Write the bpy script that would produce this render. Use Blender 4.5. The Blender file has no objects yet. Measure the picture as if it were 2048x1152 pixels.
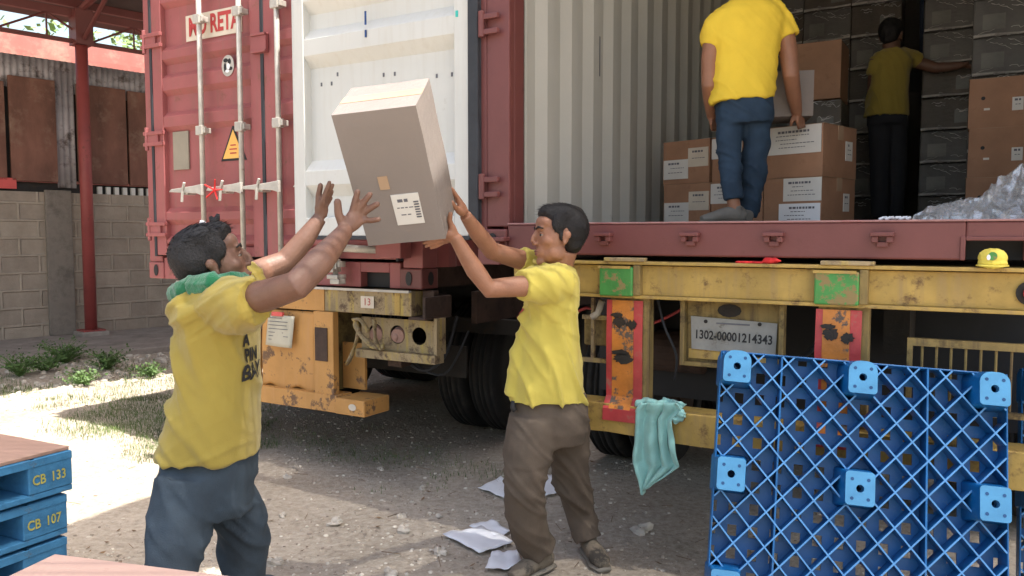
import bpy, bmesh, math, random
from mathutils import Vector, Matrix, noise
from mathutils.bvhtree import BVHTree
random.seed(7)
scn = bpy.context.scene
COL = scn.collection
V = Vector
R = math.radians

# ---------------------------------------------------------------- camera, sky, sun
F = 1600.0
PITCH = math.atan(106 / 1600)
CAMZ = 1.45
cd = bpy.data.cameras.new("camera"); cam = bpy.data.objects.new("camera", cd); COL.objects.link(cam)
cam.location = (0, 0, CAMZ); cam.rotation_euler = (math.pi / 2 - PITCH, 0, 0)
cd.sensor_width = 36; cd.lens = F / 2048 * 36; cd.clip_end = 2000; cd.clip_start = 0.02
scn.camera = cam
SUN = V((1.2, -0.73, 3.73)).normalized()
w = bpy.data.worlds.new("World"); scn.world = w; w.use_nodes = True
wn = w.node_tree
bg = wn.nodes["Background"]; sky = wn.nodes.new("ShaderNodeTexSky")
sky.sky_type = 'NISHITA'; sky.sun_disc = False
sky.sun_elevation = math.asin(SUN.z); sky.sun_rotation = math.atan2(SUN.x, SUN.y)
sky.air_density = 1.6; sky.dust_density = 5.0; sky.ozone_density = 0.6
wn.links.new(sky.outputs[0], bg.inputs[0]); bg.inputs[1].default_value = 0.14
sd = bpy.data.lights.new("sun", 'SUN'); sd.energy = 4.6; sd.angle = R(0.53); sd.color = (1, 0.95, 0.86)
so = bpy.data.objects.new("sun", sd); COL.objects.link(so)
so.rotation_euler = SUN.to_track_quat('Z', 'Y').to_euler()
scn.view_settings.view_transform = 'Standard'; scn.view_settings.look = 'None'
scn.view_settings.exposure = 1.47; scn.view_settings.gamma = 1
scn.cycles.max_bounces = 8; scn.cycles.diffuse_bounces = 5

CP, SP = math.cos(PITCH), math.sin(PITCH)
def ray(x, y):
    a = (x - 1024) / F; b = (576 - y) / F
    return V((a, CP + b * SP, -SP + b * CP))
def P(x, y, Y):
    d = ray(x, y); d *= Y / d.y
    return V((d.x, d.y, d.z + CAMZ))
def G(x, y, z=0.0):
    d = ray(x, y); t = (z - CAMZ) / d.z
    return V((d.x * t, d.y * t, z))
def PXM(Y): return Y / F

# ---------------------------------------------------------------- materials
def nt(name):
    m = bpy.data.materials.new(name); m.use_nodes = True
    return m, m.node_tree, m.node_tree.nodes["Principled BSDF"]
def ramp(t, fac, stops):
    r = t.nodes.new("ShaderNodeValToRGB")
    e = r.color_ramp.elements
    e[0].position, e[0].color = stops[0][0], (*stops[0][1], 1)
    e[1].position, e[1].color = stops[-1][0], (*stops[-1][1], 1)
    for p, c in stops[1:-1]:
        q = e.new(p); q.color = (*c, 1)
    t.links.new(fac, r.inputs[0]); return r
def noise_tex(t, scale, detail=6, rough=0.6, vec=None, stretch=None):
    n = t.nodes.new("ShaderNodeTexNoise"); n.inputs["Scale"].default_value = scale
    n.inputs["Detail"].default_value = detail; n.inputs["Roughness"].default_value = rough
    co = t.nodes.new("ShaderNodeTexCoord")
    out = co.outputs["Object"]
    if stretch:
        mp = t.nodes.new("ShaderNodeMapping"); mp.inputs["Scale"].default_value = stretch
        t.links.new(out, mp.inputs[0]); out = mp.outputs[0]
    t.links.new(out, n.inputs["Vector"]); return n
def mixc(t, fac, a, b):
    m = t.nodes.new("ShaderNodeMix"); m.data_type = 'RGBA'
    for s, v in ((0, fac), (6, a), (7, b)):
        if hasattr(v, 'is_output'): t.links.new(v, m.inputs[s])
        elif isinstance(v, (int, float)): m.inputs[s].default_value = v
        else: m.inputs[s].default_value = (*v, 1)
    return m.outputs[2]
def mat(name, c, rough=0.6, var=0.12, scale=6, dirt=None, dlo=0.55, dhi=0.65, dscale=5, bump=0.15, bscale=60,
        metal=0.0, stretch=None, coat=0, spec=0.4, sheen=0, streak=None):
    m, t, b = nt(name)
    n = noise_tex(t, scale, 5, 0.6, stretch=stretch)
    lo = tuple(max(0, x * (1 - var)) for x in c); hi = tuple(min(1, x * (1 + var)) for x in c)
    col = ramp(t, n.outputs[0], [(0.3, lo), (0.7, hi)]).outputs[0]
    if streak:
        ns = noise_tex(t, 3, 4, 0.6, stretch=(9, 9, 0.7))
        rs = ramp(t, ns.outputs[0], [(0.5, (0, 0, 0)), (0.72, (1, 1, 1))])
        col = mixc(t, rs.outputs[0], col, streak)
    if dirt:
        nd = noise_tex(t, dscale, 9, 0.72)
        rd = ramp(t, nd.outputs[0], [(dlo, (0, 0, 0)), (dhi, (1, 1, 1))])
        col = mixc(t, rd.outputs[0], col, dirt)
        rr = ramp(t, nd.outputs[0], [(dlo, (rough,) * 3), (dhi, (min(1, rough + 0.3),) * 3)])
        t.links.new(rr.outputs[0], b.inputs["Roughness"])
    else:
        b.inputs["Roughness"].default_value = rough
    t.links.new(col, b.inputs["Base Color"])
    if bump:
        nb = noise_tex(t, bscale, 6, 0.65)
        bp = t.nodes.new("ShaderNodeBump"); bp.inputs["Strength"].default_value = bump; bp.inputs["Distance"].default_value = 0.01
        t.links.new(nb.outputs[0], bp.inputs["Height"]); t.links.new(bp.outputs[0], b.inputs["Normal"])
    b.inputs["Metallic"].default_value = metal
    b.inputs["Specular IOR Level"].default_value = spec
    if coat:
        b.inputs["Coat Weight"].default_value = coat; b.inputs["Coat Roughness"].default_value = 0.10
        nb2 = noise_tex(t, 22, 4, 0.7, stretch=(1, 1, 2.5))
        b2 = t.nodes.new("ShaderNodeBump"); b2.inputs["Strength"].default_value = 1.0; b2.inputs["Distance"].default_value = 0.06
        t.links.new(nb2.outputs[0], b2.inputs["Height"]); t.links.new(b2.outputs[0], b.inputs["Coat Normal"])
    if sheen:
        b.inputs["Sheen Weight"].default_value = sheen
    return m
M = {}
RUST = (0.10, 0.045, 0.025)
M['red'] = mat('red_container_paint', (0.30, 0.092, 0.092), 0.5, 0.12, 3, dirt=(0.22, 0.095, 0.075), dlo=0.58, dhi=0.7, dscale=7, bump=0.1, streak=(0.26, 0.10, 0.09))
M['maroon'] = mat('maroon_paint', (0.155, 0.050, 0.047), 0.45, 0.12, 3, dirt=(0.12, 0.045, 0.04), dlo=0.6, dhi=0.72, dscale=9, bump=0.1)
M['white'] = mat('white_door_paint', (0.58, 0.585, 0.56), 0.45, 0.04, 2, dirt=(0.36, 0.33, 0.28), dlo=0.64, dhi=0.8, dscale=6, bump=0.06, streak=(0.55, 0.545, 0.51))
M['inner'] = mat('grey_inner_paint', (0.47, 0.46, 0.42), 0.5, 0.05, 2, dirt=(0.3, 0.27, 0.22), dlo=0.64, dhi=0.8, dscale=7, bump=0.06)
M['floor'] = mat('plywood_floor', (0.16, 0.10, 0.06), 0.7, 0.3, 6, stretch=(1, 8, 1))
M['galv'] = mat('galvanised_steel', (0.46, 0.44, 0.40), 0.5, 0.18, 14, dirt=(0.28, 0.22, 0.17), dlo=0.6, dhi=0.72, dscale=18, bump=0.15, metal=0.25)
M['rubber'] = mat('black_rubber_gasket', (0.03, 0.033, 0.04), 0.6, 0.2, 10)
M['tyre'] = mat('dusty_tyre_rubber', (0.02, 0.02, 0.02), 0.75, 0.2, 8, dirt=(0.06, 0.052, 0.044), dlo=0.55, dhi=0.75, dscale=8, bump=0.3)
M['dark'] = mat('greasy_dark_steel', (0.022, 0.019, 0.017), 0.7, 0.3, 7, dirt=(0.05, 0.035, 0.025), dlo=0.52, dhi=0.7, dscale=8, bump=0.3)
M['darkbrown'] = mat('rusty_brown_steel', (0.06, 0.036, 0.027), 0.75, 0.3, 7, dirt=(0.04, 0.03, 0.025), dlo=0.52, dhi=0.7, dscale=8, bump=0.3)
M['yellow'] = mat('dirty_yellow_paint', (0.42, 0.28, 0.075), 0.6, 0.25, 5, dirt=(0.13, 0.075, 0.04), dlo=0.54, dhi=0.68, dscale=13, bump=0.25, streak=(0.34, 0.23, 0.09))
M['yellowdark'] = mat('grimy_yellow_paint', (0.24, 0.17, 0.06), 0.7, 0.3, 5, dirt=(0.07, 0.05, 0.03), dlo=0.5, dhi=0.65, dscale=9, bump=0.25, streak=(0.12, 0.08, 0.04))
M['olddirt'] = mat('worn_tan_yellow_paint', (0.33, 0.25, 0.14), 0.75, 0.3, 7, dirt=(0.13, 0.09, 0.06), dlo=0.5, dhi=0.62, dscale=14, bump=0.3, streak=(0.45, 0.33, 0.08))
M['orange'] = mat('orange_paint', (0.50, 0.255, 0.075), 0.55, 0.15, 4, dirt=(0.17, 0.10, 0.06), dlo=0.56, dhi=0.62, dscale=8, bump=0.2, streak=(0.50, 0.26, 0.09))
M['green'] = mat('chipped_green_paint', (0.06, 0.25, 0.06), 0.5, 0.25, 6, dirt=(0.26, 0.19, 0.08), dlo=0.53, dhi=0.565, dscale=9, bump=0.2)
M['redrefl'] = mat('faded_red_reflector', (0.44, 0.055, 0.06), 0.35, 0.25, 8, dirt=(0.28, 0.15, 0.11), dlo=0.55, dhi=0.68, dscale=16, bump=0.15)
M['orrefl'] = mat('orange_reflector', (0.52, 0.19, 0.04), 0.35, 0.3, 8, dirt=(0.11, 0.085, 0.07), dlo=0.53, dhi=0.57, dscale=13, bump=0.2)
M['plate'] = mat('dirty_white_plate', (0.27, 0.265, 0.245), 0.5, 0.2, 9, dirt=(0.12, 0.10, 0.07), dlo=0.56, dhi=0.68, dscale=14, bump=0.1)
M['black'] = mat('black_ink', (0.02, 0.02, 0.022), 0.6, 0.1, 8, bump=0)
M['ink'] = mat('faded_grey_ink', (0.13, 0.13, 0.15), 0.7, 0.2, 20, bump=0)
M['redink'] = mat('red_ink', (0.42, 0.05, 0.05), 0.6, 0.1, 8, bump=0)
M['label'] = mat('off_white_paper', (0.66, 0.64, 0.60), 0.7, 0.05, 9, bump=0.05)
M['cream'] = mat('cream_sticker', (0.62, 0.55, 0.45), 0.6, 0.07, 9, bump=0.05)
M['paper'] = mat('white_paper', (0.78, 0.79, 0.82), 0.7, 0.03, 6, bump=0.05)
M['carton'] = mat('brown_cardboard', (0.34, 0.185, 0.11), 0.75, 0.14, 5, dirt=(0.25, 0.135, 0.08), dlo=0.58, dhi=0.7, dscale=6, bump=0.05)
M['carton2'] = mat('greyish_cardboard', (0.235, 0.20, 0.18), 0.6, 0.05, 3, dirt=(0.22, 0.19, 0.175), dlo=0.45, dhi=0.75, dscale=3, bump=0.05, coat=0.25)
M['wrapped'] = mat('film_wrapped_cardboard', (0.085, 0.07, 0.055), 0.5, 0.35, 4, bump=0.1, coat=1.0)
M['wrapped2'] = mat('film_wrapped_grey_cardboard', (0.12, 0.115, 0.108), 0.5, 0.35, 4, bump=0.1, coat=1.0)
M['tape'] = mat('clear_tape', (0.42, 0.29, 0.19), 0.25, 0.05, 9, bump=0.05)
M['shirt1'] = mat('mustard_yellow_cotton', (0.33, 0.25, 0.045), 0.85, 0.05, 7, bump=0.25, bscale=300, sheen=0.2)
M['shirt2'] = mat('lemon_yellow_cotton', (0.55, 0.45, 0.085), 0.85, 0.05, 7, bump=0.25, bscale=300, sheen=0.15)
M['shirt3'] = mat('golden_yellow_cotton', (0.85, 0.60, 0.055), 0.85, 0.05, 7, bump=0.25, bscale=300)
M['jeans1'] = mat('slate_blue_denim', (0.036, 0.053, 0.072), 0.85, 0.25, 9, bump=0.3, bscale=250)
M['jeans2'] = mat('faded_blue_denim', (0.022, 0.045, 0.080), 0.85, 0.3, 6, bump=0.3, bscale=250)
M['brownpants'] = mat('brown_cotton_twill', (0.105, 0.080, 0.060), 0.85, 0.15, 8, bump=0.3, bscale=250)
M['blackpants'] = mat('black_cotton', (0.025, 0.025, 0.03), 0.85, 0.15, 8, bump=0.3, bscale=250)
M['towel'] = mat('green_cotton_towel', (0.008, 0.145, 0.06), 0.9, 0.2, 9, bump=0.5, bscale=160, sheen=0.4)
M['teal'] = mat('pale_teal_cotton', (0.27, 0.53, 0.50), 0.9, 0.1, 9, bump=0.4, bscale=200, sheen=0.3)
M['redcloth'] = mat('red_cotton', (0.6, 0.03, 0.03), 0.9, 0.1, 9, bump=0.3)
M['hair'] = mat('black_hair', (0.010, 0.009, 0.010), 0.55, 0.3, 40, bump=0.6, bscale=180, stretch=(1, 6, 1))
M['shoe'] = mat('grey_canvas_shoe', (0.16, 0.15, 0.135), 0.8, 0.15, 9, bump=0.3)
M['shoedark'] = mat('tan_and_black_shoe', (0.17, 0.14, 0.105), 0.75, 0.15, 9, dirt=(0.045, 0.04, 0.035), dlo=0.48, dhi=0.60, dscale=9, bump=0.3)
M['sole'] = mat('grey_rubber_sole', (0.20, 0.18, 0.15), 0.8, 0.15, 9)
M['eyewhite'] = mat('eye_white', (0.36, 0.32, 0.30), 0.2, 0.02, 9, bump=0)
M['concrete'] = mat('grey_concrete', (0.31, 0.27, 0.235), 0.9, 0.2, 5, dirt=(0.20, 0.175, 0.15), dlo=0.5, dhi=0.7, dscale=4, bump=0.4, bscale=30)
M['columnred'] = mat('red_column_paint', (0.30, 0.065, 0.06), 0.5, 0.12, 4, dirt=(0.15, 0.06, 0.045), dlo=0.6, dhi=0.7, dscale=6, bump=0.1)
M['rustboard'] = mat('rusty_brown_board', (0.17, 0.078, 0.055), 0.8, 0.5, 2.5, dirt=(0.27, 0.17, 0.125), dlo=0.52, dhi=0.7, dscale=3, bump=0.3, stretch=(1, 1, 0.4))
M['zinc'] = mat('weathered_zinc_sheet', (0.40, 0.37, 0.38), 0.6, 0.2, 3, dirt=(0.13, 0.10, 0.09), dlo=0.5, dhi=0.65, dscale=5, bump=0.15, metal=0.2)
M['roof'] = mat('aged_roof_sheet', (0.20, 0.12, 0.115), 0.7, 0.2, 2, bump=0.1)
M['rooflt'] = mat('old_plywood_ceiling', (0.13, 0.095, 0.09), 0.8, 0.2, 2, bump=0.1)
M['pink'] = mat('salmon_wall_paint', (0.42, 0.15, 0.125), 0.8, 0.12, 3, dirt=(0.42, 0.28, 0.22), dlo=0.5, dhi=0.7, dscale=3, bump=0.2)
M['brightred'] = mat('bright_red_paint', (0.62, 0.10, 0.09), 0.6, 0.1, 5)
M['ply'] = mat('worn_brown_plywood', (0.36, 0.225, 0.17), 0.75, 0.12, 4, dirt=(0.26, 0.17, 0.12), dlo=0.55, dhi=0.7, dscale=5, bump=0.15, stretch=(0.4, 6, 1))
M['bluewood'] = mat('blue_painted_wood', (0.045, 0.19, 0.37), 0.65, 0.2, 6, dirt=(0.10, 0.12, 0.13), dlo=0.6, dhi=0.68, dscale=12, bump=0.25, stretch=(1, 1, 3))
M['stencil'] = mat('yellow_stencil_paint', (0.42, 0.40, 0.09), 0.7, 0.15, 30, bump=0)
M['blueplastic'] = mat('blue_polyethylene', (0.005, 0.110, 0.32), 0.36, 0.2, 5, dirt=(0.07, 0.17, 0.30), dlo=0.56, dhi=0.72, dscale=12, bump=0.1)
M['bluepad'] = mat('light_blue_polyethylene', (0.07, 0.27, 0.50), 0.45, 0.08, 8, bump=0.1)
M['stone'] = mat('pale_stone', (0.50, 0.45, 0.385), 0.9, 0.3, 9, bump=0.5, bscale=40)
M['leaf'] = mat('weed_leaf', (0.075, 0.14, 0.035), 0.6, 0.4, 9, bump=0.1)
M['grass'] = mat('dry_green_grass', (0.10, 0.145, 0.04), 0.7, 0.4, 3, bump=0)
M['treeleaf'] = mat('tree_leaf', (0.13, 0.20, 0.06), 0.6, 0.5, 2, bump=0)
M['bark'] = mat('tree_bark', (0.12, 0.09, 0.065), 0.9, 0.3, 9, bump=0.5)
M['amber'] = mat('amber_triangle', (0.80, 0.45, 0.11), 0.5, 0.05, 9, bump=0)
M['lens'] = mat('red_lamp_lens', (0.45, 0.02, 0.03), 0.2, 0.1, 9, bump=0)
M['lamp'] = mat('broken_pink_lamp', (0.33, 0.19, 0.15), 0.5, 0.25, 16, bump=0.3)
M['capyellow'] = mat('yellow_cap_cotton', (0.70, 0.58, 0.10), 0.85, 0.1, 9, bump=0.3)
def creased(m, scale, strength, stretch, rot):
    t = m.node_tree; b = t.nodes["Principled BSDF"]
    old = b.inputs["Normal"].links[0].from_node
    co = t.nodes.new("ShaderNodeTexCoord"); mp = t.nodes.new("ShaderNodeMapping"); mp.inputs["Scale"].default_value = stretch; mp.inputs["Rotation"].default_value = rot
    mv = t.nodes.new("ShaderNodeMapping"); t.links.new(co.outputs["Object"], mp.inputs[0])
    wn_ = t.nodes.new("ShaderNodeTexNoise"); wn_.inputs["Scale"].default_value = 3; wn_.inputs["Detail"].default_value = 2
    t.links.new(co.outputs["Object"], wn_.inputs["Vector"])
    ad = t.nodes.new("ShaderNodeVectorMath"); ad.operation = 'MULTIPLY_ADD'; ad.inputs[1].default_value = (0.25, 0.25, 0.25)
    t.links.new(wn_.outputs["Color"], ad.inputs[0]); t.links.new(mp.outputs[0], ad.inputs[2])
    n = t.nodes.new("ShaderNodeTexNoise"); n.noise_type = 'RIDGED_MULTIFRACTAL'; n.inputs["Scale"].default_value = scale; n.inputs["Detail"].default_value = 2.5
    t.links.new(ad.outputs[0], n.inputs["Vector"])
    msk = t.nodes.new("ShaderNodeTexNoise"); msk.inputs["Scale"].default_value = 4; t.links.new(co.outputs["Object"], msk.inputs["Vector"])
    r = ramp(t, msk.outputs[0], [(0.42, (0.1,) * 3), (0.62, (1, 1, 1))])
    mu = t.nodes.new("ShaderNodeMath"); mu.operation = 'MULTIPLY'; t.links.new(n.outputs[0], mu.inputs[0]); t.links.new(r.outputs[0], mu.inputs[1])
    bp = t.nodes.new("ShaderNodeBump"); bp.inputs["Strength"].default_value = strength; bp.inputs["Distance"].default_value = 0.02
    t.links.new(mu.outputs[0], bp.inputs["Height"]); t.links.new(old.outputs[0], bp.inputs["Normal"]); t.links.new(bp.outputs[0], b.inputs["Normal"])
creased(M['shirt1'], 5, 0.55, (1, 1, 0.5), (0, 0.6, 0)); creased(M['shirt2'], 5, 0.6, (1, 1, 0.4), (0, 0.25, 0)); creased(M['shirt3'], 5, 0.5, (1, 1, 0.5), (0, -0.5, 0))
creased(M['jeans1'], 6, 0.7, (0.7, 0.7, 1.2), (0, 0.5, 0)); creased(M['jeans2'], 7, 0.7, (0.7, 0.7, 1.3), (0, 0.4, 0)); creased(M['brownpants'], 6, 0.8, (0.7, 0.7, 1.3), (0, -0.4, 0))
creased(M['teal'], 8, 0.8, (1, 1, 0.35), (0, 0.1, 0)); creased(M['towel'], 12, 0.6, (0.5, 0.5, 1.2), (0, 0.2, 0))
def skin(name, c):
    m, t, b = nt(name)
    n = noise_tex(t, 14, 5)
    col = ramp(t, n.outputs[0], [(0.3, tuple(x * 0.86 for x in c)), (0.7, tuple(min(1, x * 1.1) for x in c))]).outputs[0]
    t.links.new(col, b.inputs["Base Color"]); b.inputs["Roughness"].default_value = 0.52
    nb_ = noise_tex(t, 120, 4); bp_ = t.nodes.new("ShaderNodeBump"); bp_.inputs["Strength"].default_value = 0.35; bp_.inputs["Distance"].default_value = 0.004
    t.links.new(nb_.outputs[0], bp_.inputs["Height"]); t.links.new(bp_.outputs[0], b.inputs["Normal"])
    b.inputs["Subsurface Weight"].default_value = 0.12; b.inputs["Subsurface Radius"].default_value = (0.01, 0.004, 0.002)
    b.inputs["Subsurface Scale"].default_value = 0.6
    return m
M['lips'] = skin('brownish_lip', (0.20, 0.075, 0.06))
M['skin1'] = skin('deep_brown_skin', (0.165, 0.083, 0.055))
M['skin2'] = skin('warm_brown_skin', (0.31, 0.145, 0.085))
M['filmdim'] = mat('wrinkled_film_glint', (0.50, 0.48, 0.46), 0.25, 0.6, 7, bump=0.3, coat=1.0)
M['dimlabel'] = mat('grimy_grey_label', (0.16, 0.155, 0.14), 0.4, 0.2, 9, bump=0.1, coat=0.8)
def film():
    m, t, b = nt('clear_plastic_film')
    b.inputs["Base Color"].default_value = (0.97, 0.98, 1.0, 1); b.inputs["Roughness"].default_value = 0.16; b.inputs["Metallic"].default_value = 0.45
    b.inputs["Specular IOR Level"].default_value = 0.9; b.inputs["Coat Weight"].default_value = 1.0; b.inputs["Coat Roughness"].default_value = 0.05; pass
    n = noise_tex(t, 20, 6, 0.7)
    r = ramp(t, n.outputs[0], [(0.38, (0.22,) * 3), (0.62, (0.70,) * 3)])
    t.links.new(r.outputs[0], b.inputs["Alpha"])
    bp = t.nodes.new("ShaderNodeBump"); bp.inputs["Strength"].default_value = 0.5; bp.inputs["Distance"].default_value = 0.01
    nb = noise_tex(t, 38, 5, 0.7); t.links.new(nb.outputs[0], bp.inputs["Height"]); t.links.new(bp.outputs[0], b.inputs["Normal"])
    return m
M['film'] = film()
def block_mat():
    m, t, b = nt('hollow_block_masonry')
    co = t.nodes.new("ShaderNodeTexCoord"); mp = t.nodes.new("ShaderNodeMapping")
    mp.inputs["Rotation"].default_value = (math.pi / 2, 0, 0)
    t.links.new(co.outputs["Object"], mp.inputs[0])
    br = t.nodes.new("ShaderNodeTexBrick"); t.links.new(mp.outputs[0], br.inputs[0])
    br.inputs["Scale"].default_value = 1; br.inputs["Brick Width"].default_value = 0.47; br.inputs["Row Height"].default_value = 0.235
    br.inputs["Mortar Size"].default_value = 0.022; br.inputs["Mortar Smooth"].default_value = 0.6
    br.inputs["Color1"].default_value = (0.42, 0.345, 0.27, 1); br.inputs["Color2"].default_value = (0.30, 0.24, 0.19, 1)
    br.inputs["Mortar"].default_value = (0.46, 0.38, 0.30, 1)
    nz = noise_tex(t, 3, 8, 0.7)
    rr = ramp(t, nz.outputs[0], [(0.35, (0.20, 0.17, 0.135)), (0.7, (0.50, 0.42, 0.335))])
    col = mixc(t, 0.42, br.outputs[0], rr.outputs[0])
    t.links.new(col, b.inputs["Base Color"]); b.inputs["Roughness"].default_value = 0.95
    add = t.nodes.new("ShaderNodeMath"); add.operation = 'MULTIPLY_ADD'
    n2 = noise_tex(t, 40, 8, 0.7); t.links.new(n2.outputs[0], add.inputs[0]); add.inputs[1].default_value = 0.5
    t.links.new(br.outputs[1], add.inputs[2])
    bp = t.nodes.new("ShaderNodeBump"); bp.inputs["Distance"].default_value = 0.02; bp.inputs["Strength"].default_value = 0.9
    t.links.new(add.outputs[0], bp.inputs["Height"]); t.links.new(bp.outputs[0], b.inputs["Normal"])
    return m
M['block'] = block_mat()
def ground_mat():
    m, t, b = nt('gravelly_dirt')
    n1 = noise_tex(t, 0.9, 6, 0.65); n2 = noise_tex(t, 26, 8, 0.75); vo = t.nodes.new("ShaderNodeTexVoronoi"); vo.inputs["Scale"].default_value = 38
    co = t.nodes.new("ShaderNodeTexCoord"); t.links.new(co.outputs["Object"], vo.inputs["Vector"])
    c1 = ramp(t, n1.outputs[0], [(0.35, (0.27, 0.225, 0.17)), (0.5, (0.43, 0.365, 0.295)), (0.65, (0.54, 0.47, 0.385))]).outputs[0]
    c2 = ramp(t, n2.outputs[0], [(0.30, (0.17, 0.135, 0.10)), (0.5, (0.43, 0.37, 0.295)), (0.72, (0.66, 0.60, 0.52))]).outputs[0]
    c = mixc(t, 0.55, c1, c2)
    pb = ramp(t, vo.outputs["Distance"], [(0.10, (1, 1, 1)), (0.2, (0, 0, 0))]); 
    sel = noise_tex(t, 5, 3); sr = ramp(t, sel.outputs[0], [(0.52, (0, 0, 0)), (0.6, (1, 1, 1))])
    mu = t.nodes.new("ShaderNodeMath"); mu.operation = 'MULTIPLY'; t.links.new(pb.outputs[0], mu.inputs[0]); t.links.new(sr.outputs[0], mu.inputs[1])
    c = mixc(t, mu.outputs[0], c, (0.62, 0.58, 0.52))
    t.links.new(c, b.inputs["Base Color"]); b.inputs["Roughness"].default_value = 0.95
    ad = t.nodes.new("ShaderNodeMath"); ad.operation = 'ADD'; t.links.new(n2.outputs[0], ad.inputs[0]); t.links.new(mu.outputs[0], ad.inputs[1])
    bp = t.nodes.new("ShaderNodeBump"); bp.inputs["Distance"].default_value = 0.02; bp.inputs["Strength"].default_value = 1.0
    t.links.new(ad.outputs[0], bp.inputs["Height"]); t.links.new(bp.outputs[0], b.inputs["Normal"])
    return m
M['ground'] = ground_mat()

# ---------------------------------------------------------------- builders
def tag(o, label=None, cat=None, group=None, kind=None):
    if label: o['label'] = label
    if cat: o['category'] = cat
    if group: o['group'] = group
    if kind: o['kind'] = kind
    return o
def empty(name, loc=(0, 0, 0), rz=0, rot=None):
    o = bpy.data.objects.new(name, None); COL.objects.link(o); o.location = loc
    o.rotation_euler = rot if rot else (0, 0, rz); o.empty_display_size = 0.1
    return o
def link(name, me, m, parent=None, smooth=False):
    o = bpy.data.objects.new(name, me); COL.objects.link(o)
    if m is not None: me.materials.append(m)
    if parent: o.parent = parent
    if smooth:
        for p in me.polygons: p.use_smooth = True
    return o
class MB:
    def __init__(s): s.v = []; s.f = []
    def poly(s, pts, faces):
        b = len(s.v); s.v += [V(p) for p in pts]; s.f += [tuple(b + i for i in f) for f in faces]; return s
    def box(s, a, b, mt=None):
        x0, y0, z0 = a; x1, y1, z1 = b
        p = [V((x, y, z)) for z in (z0, z1) for (x, y) in ((x0, y0), (x1, y0), (x1, y1), (x0, y1))]
        if mt: p = [mt @ q for q in p]
        return s.poly(p, [(3, 2, 1, 0), (4, 5, 6, 7), (0, 1, 5, 4), (1, 2, 6, 5), (2, 3, 7, 6), (3, 0, 4, 7)])
    def tube(s, pts, r, n=10, flat=1.0, up=None):
        """tapered tube along pts, r is number or list; closed"""
        pts = [V(p) for p in pts]; k = len(pts)
        rs = r if isinstance(r, (list, tuple)) else [r] * k
        b = len(s.v); prev = None
        for i, p in enumerate(pts):
            d = (pts[min(i + 1, k - 1)] - pts[max(i - 1, 0)]).normalized()
            u = V(up) if up is not None else (V((0, 0, 1)) if abs(d.z) < 0.9 else V((1, 0, 0)))
            if prev is not None and up is None: u = prev
            a = d.cross(u)
            if a.length < 1e-6: a = d.orthogonal()
            a.normalize(); c = a.cross(d).normalized(); prev = c
            rr = rs[i]
            ra, rc = rr if isinstance(rr, (tuple, list)) else (rr, rr * flat)
            for j in range(n):
                t = 2 * math.pi * j / n
                s.v.append(p + a * math.cos(t) * ra + c * math.sin(t) * rc)
        for i in range(k - 1):
            for j in range(n):
                s.f.append((b + i * n + j, b + i * n + (j + 1) % n, b + (i + 1) * n + (j + 1) % n, b + (i + 1) * n + j))
        s.f.append(tuple(b + j for j in reversed(range(n)))); s.f.append(tuple(b + (k - 1) * n + j for j in range(n)))
        return s
    def ell(s, c, r, mt=None, n=14, m=9):
        c = V(c); b = len(s.v)
        def tr(q): return (mt @ q) if mt else q
        s.v.append(tr(c + V((0, 0, r[2]))))
        for i in range(1, m):
            ph = math.pi * i / m
            for j in range(n):
                t = 2 * math.pi * j / n
                s.v.append(tr(c + V((r[0] * math.sin(ph) * math.cos(t), r[1] * math.sin(ph) * math.sin(t), r[2] * math.cos(ph)))))
        s.v.append(tr(c - V((0, 0, r[2]))))
        for j in range(n): s.f.append((b, b + 1 + j, b + 1 + (j + 1) % n))
        for i in range(m - 2):
            for j in range(n):
                q = b + 1 + i * n
                s.f.append((q + j, q + n + j, q + n + (j + 1) % n, q + (j + 1) % n))
        l = b + 1 + (m - 1) * n
        for j in range(n): s.f.append((l, l - n + (j + 1) % n, l - n + j))
        return s
    def rings(s, rings, n=24):
        """list of (center, rx, ry) horizontal super-ellipses, closed"""
        b = len(s.v)
        for c, rx, ry, *rest in rings:
            tilt = rest[0] if rest else 0; tx = rest[1] if len(rest) > 1 else 0
            for j in range(n):
                t = 2 * math.pi * j / n; ct, st = math.cos(t), math.sin(t)
                k = 1.0 / (abs(ct) ** 2.5 + abs(st) ** 2.5) ** (1 / 2.5)
                s.v.append(V(c) + V((rx * ct * k, ry * st * k, tilt * ct + tx * st)))
        k = len(rings)
        for i in range(k - 1):
            for j in range(n):
                s.f.append((b + i * n + j, b + i * n + (j + 1) % n, b + (i + 1) * n + (j + 1) % n, b + (i + 1) * n + j))
        s.f.append(tuple(b + j for j in reversed(range(n)))); s.f.append(tuple(b + (k - 1) * n + j for j in range(n)))
        return s
    def prism(s, outline, y0, y1, mt=None):
        """outline in (x,z), extruded y0..y1"""
        n = len(outline)
        p = [V((x, y0, z)) for x, z in outline] + [V((x, y1, z)) for x, z in outline]
        if mt: p = [mt @ q for q in p]
        return s.poly(p, [tuple(range(n)), tuple(reversed(range(n, 2 * n)))] + [(i, i + n, (i + 1) % n + n, (i + 1) % n) for i in range(n)])
    def mesh(s, name):
        me = bpy.data.meshes.new(name); me.from_pydata([tuple(v) for v in s.v], [], s.f); me.update()
        bm = bmesh.new(); bm.from_mesh(me); bmesh.ops.recalc_face_normals(bm, faces=bm.faces); bm.to_mesh(me); bm.free()
        return me
    def build(s, name, m, parent=None, bevel=0, smooth=False):
        o = link(name, s.mesh(name), m, parent, smooth)
        if bevel:
            bv = o.modifiers.new("bevel", 'BEVEL'); bv.width = bevel; bv.segments = 2; bv.limit_method = 'ANGLE'
        return o
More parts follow.
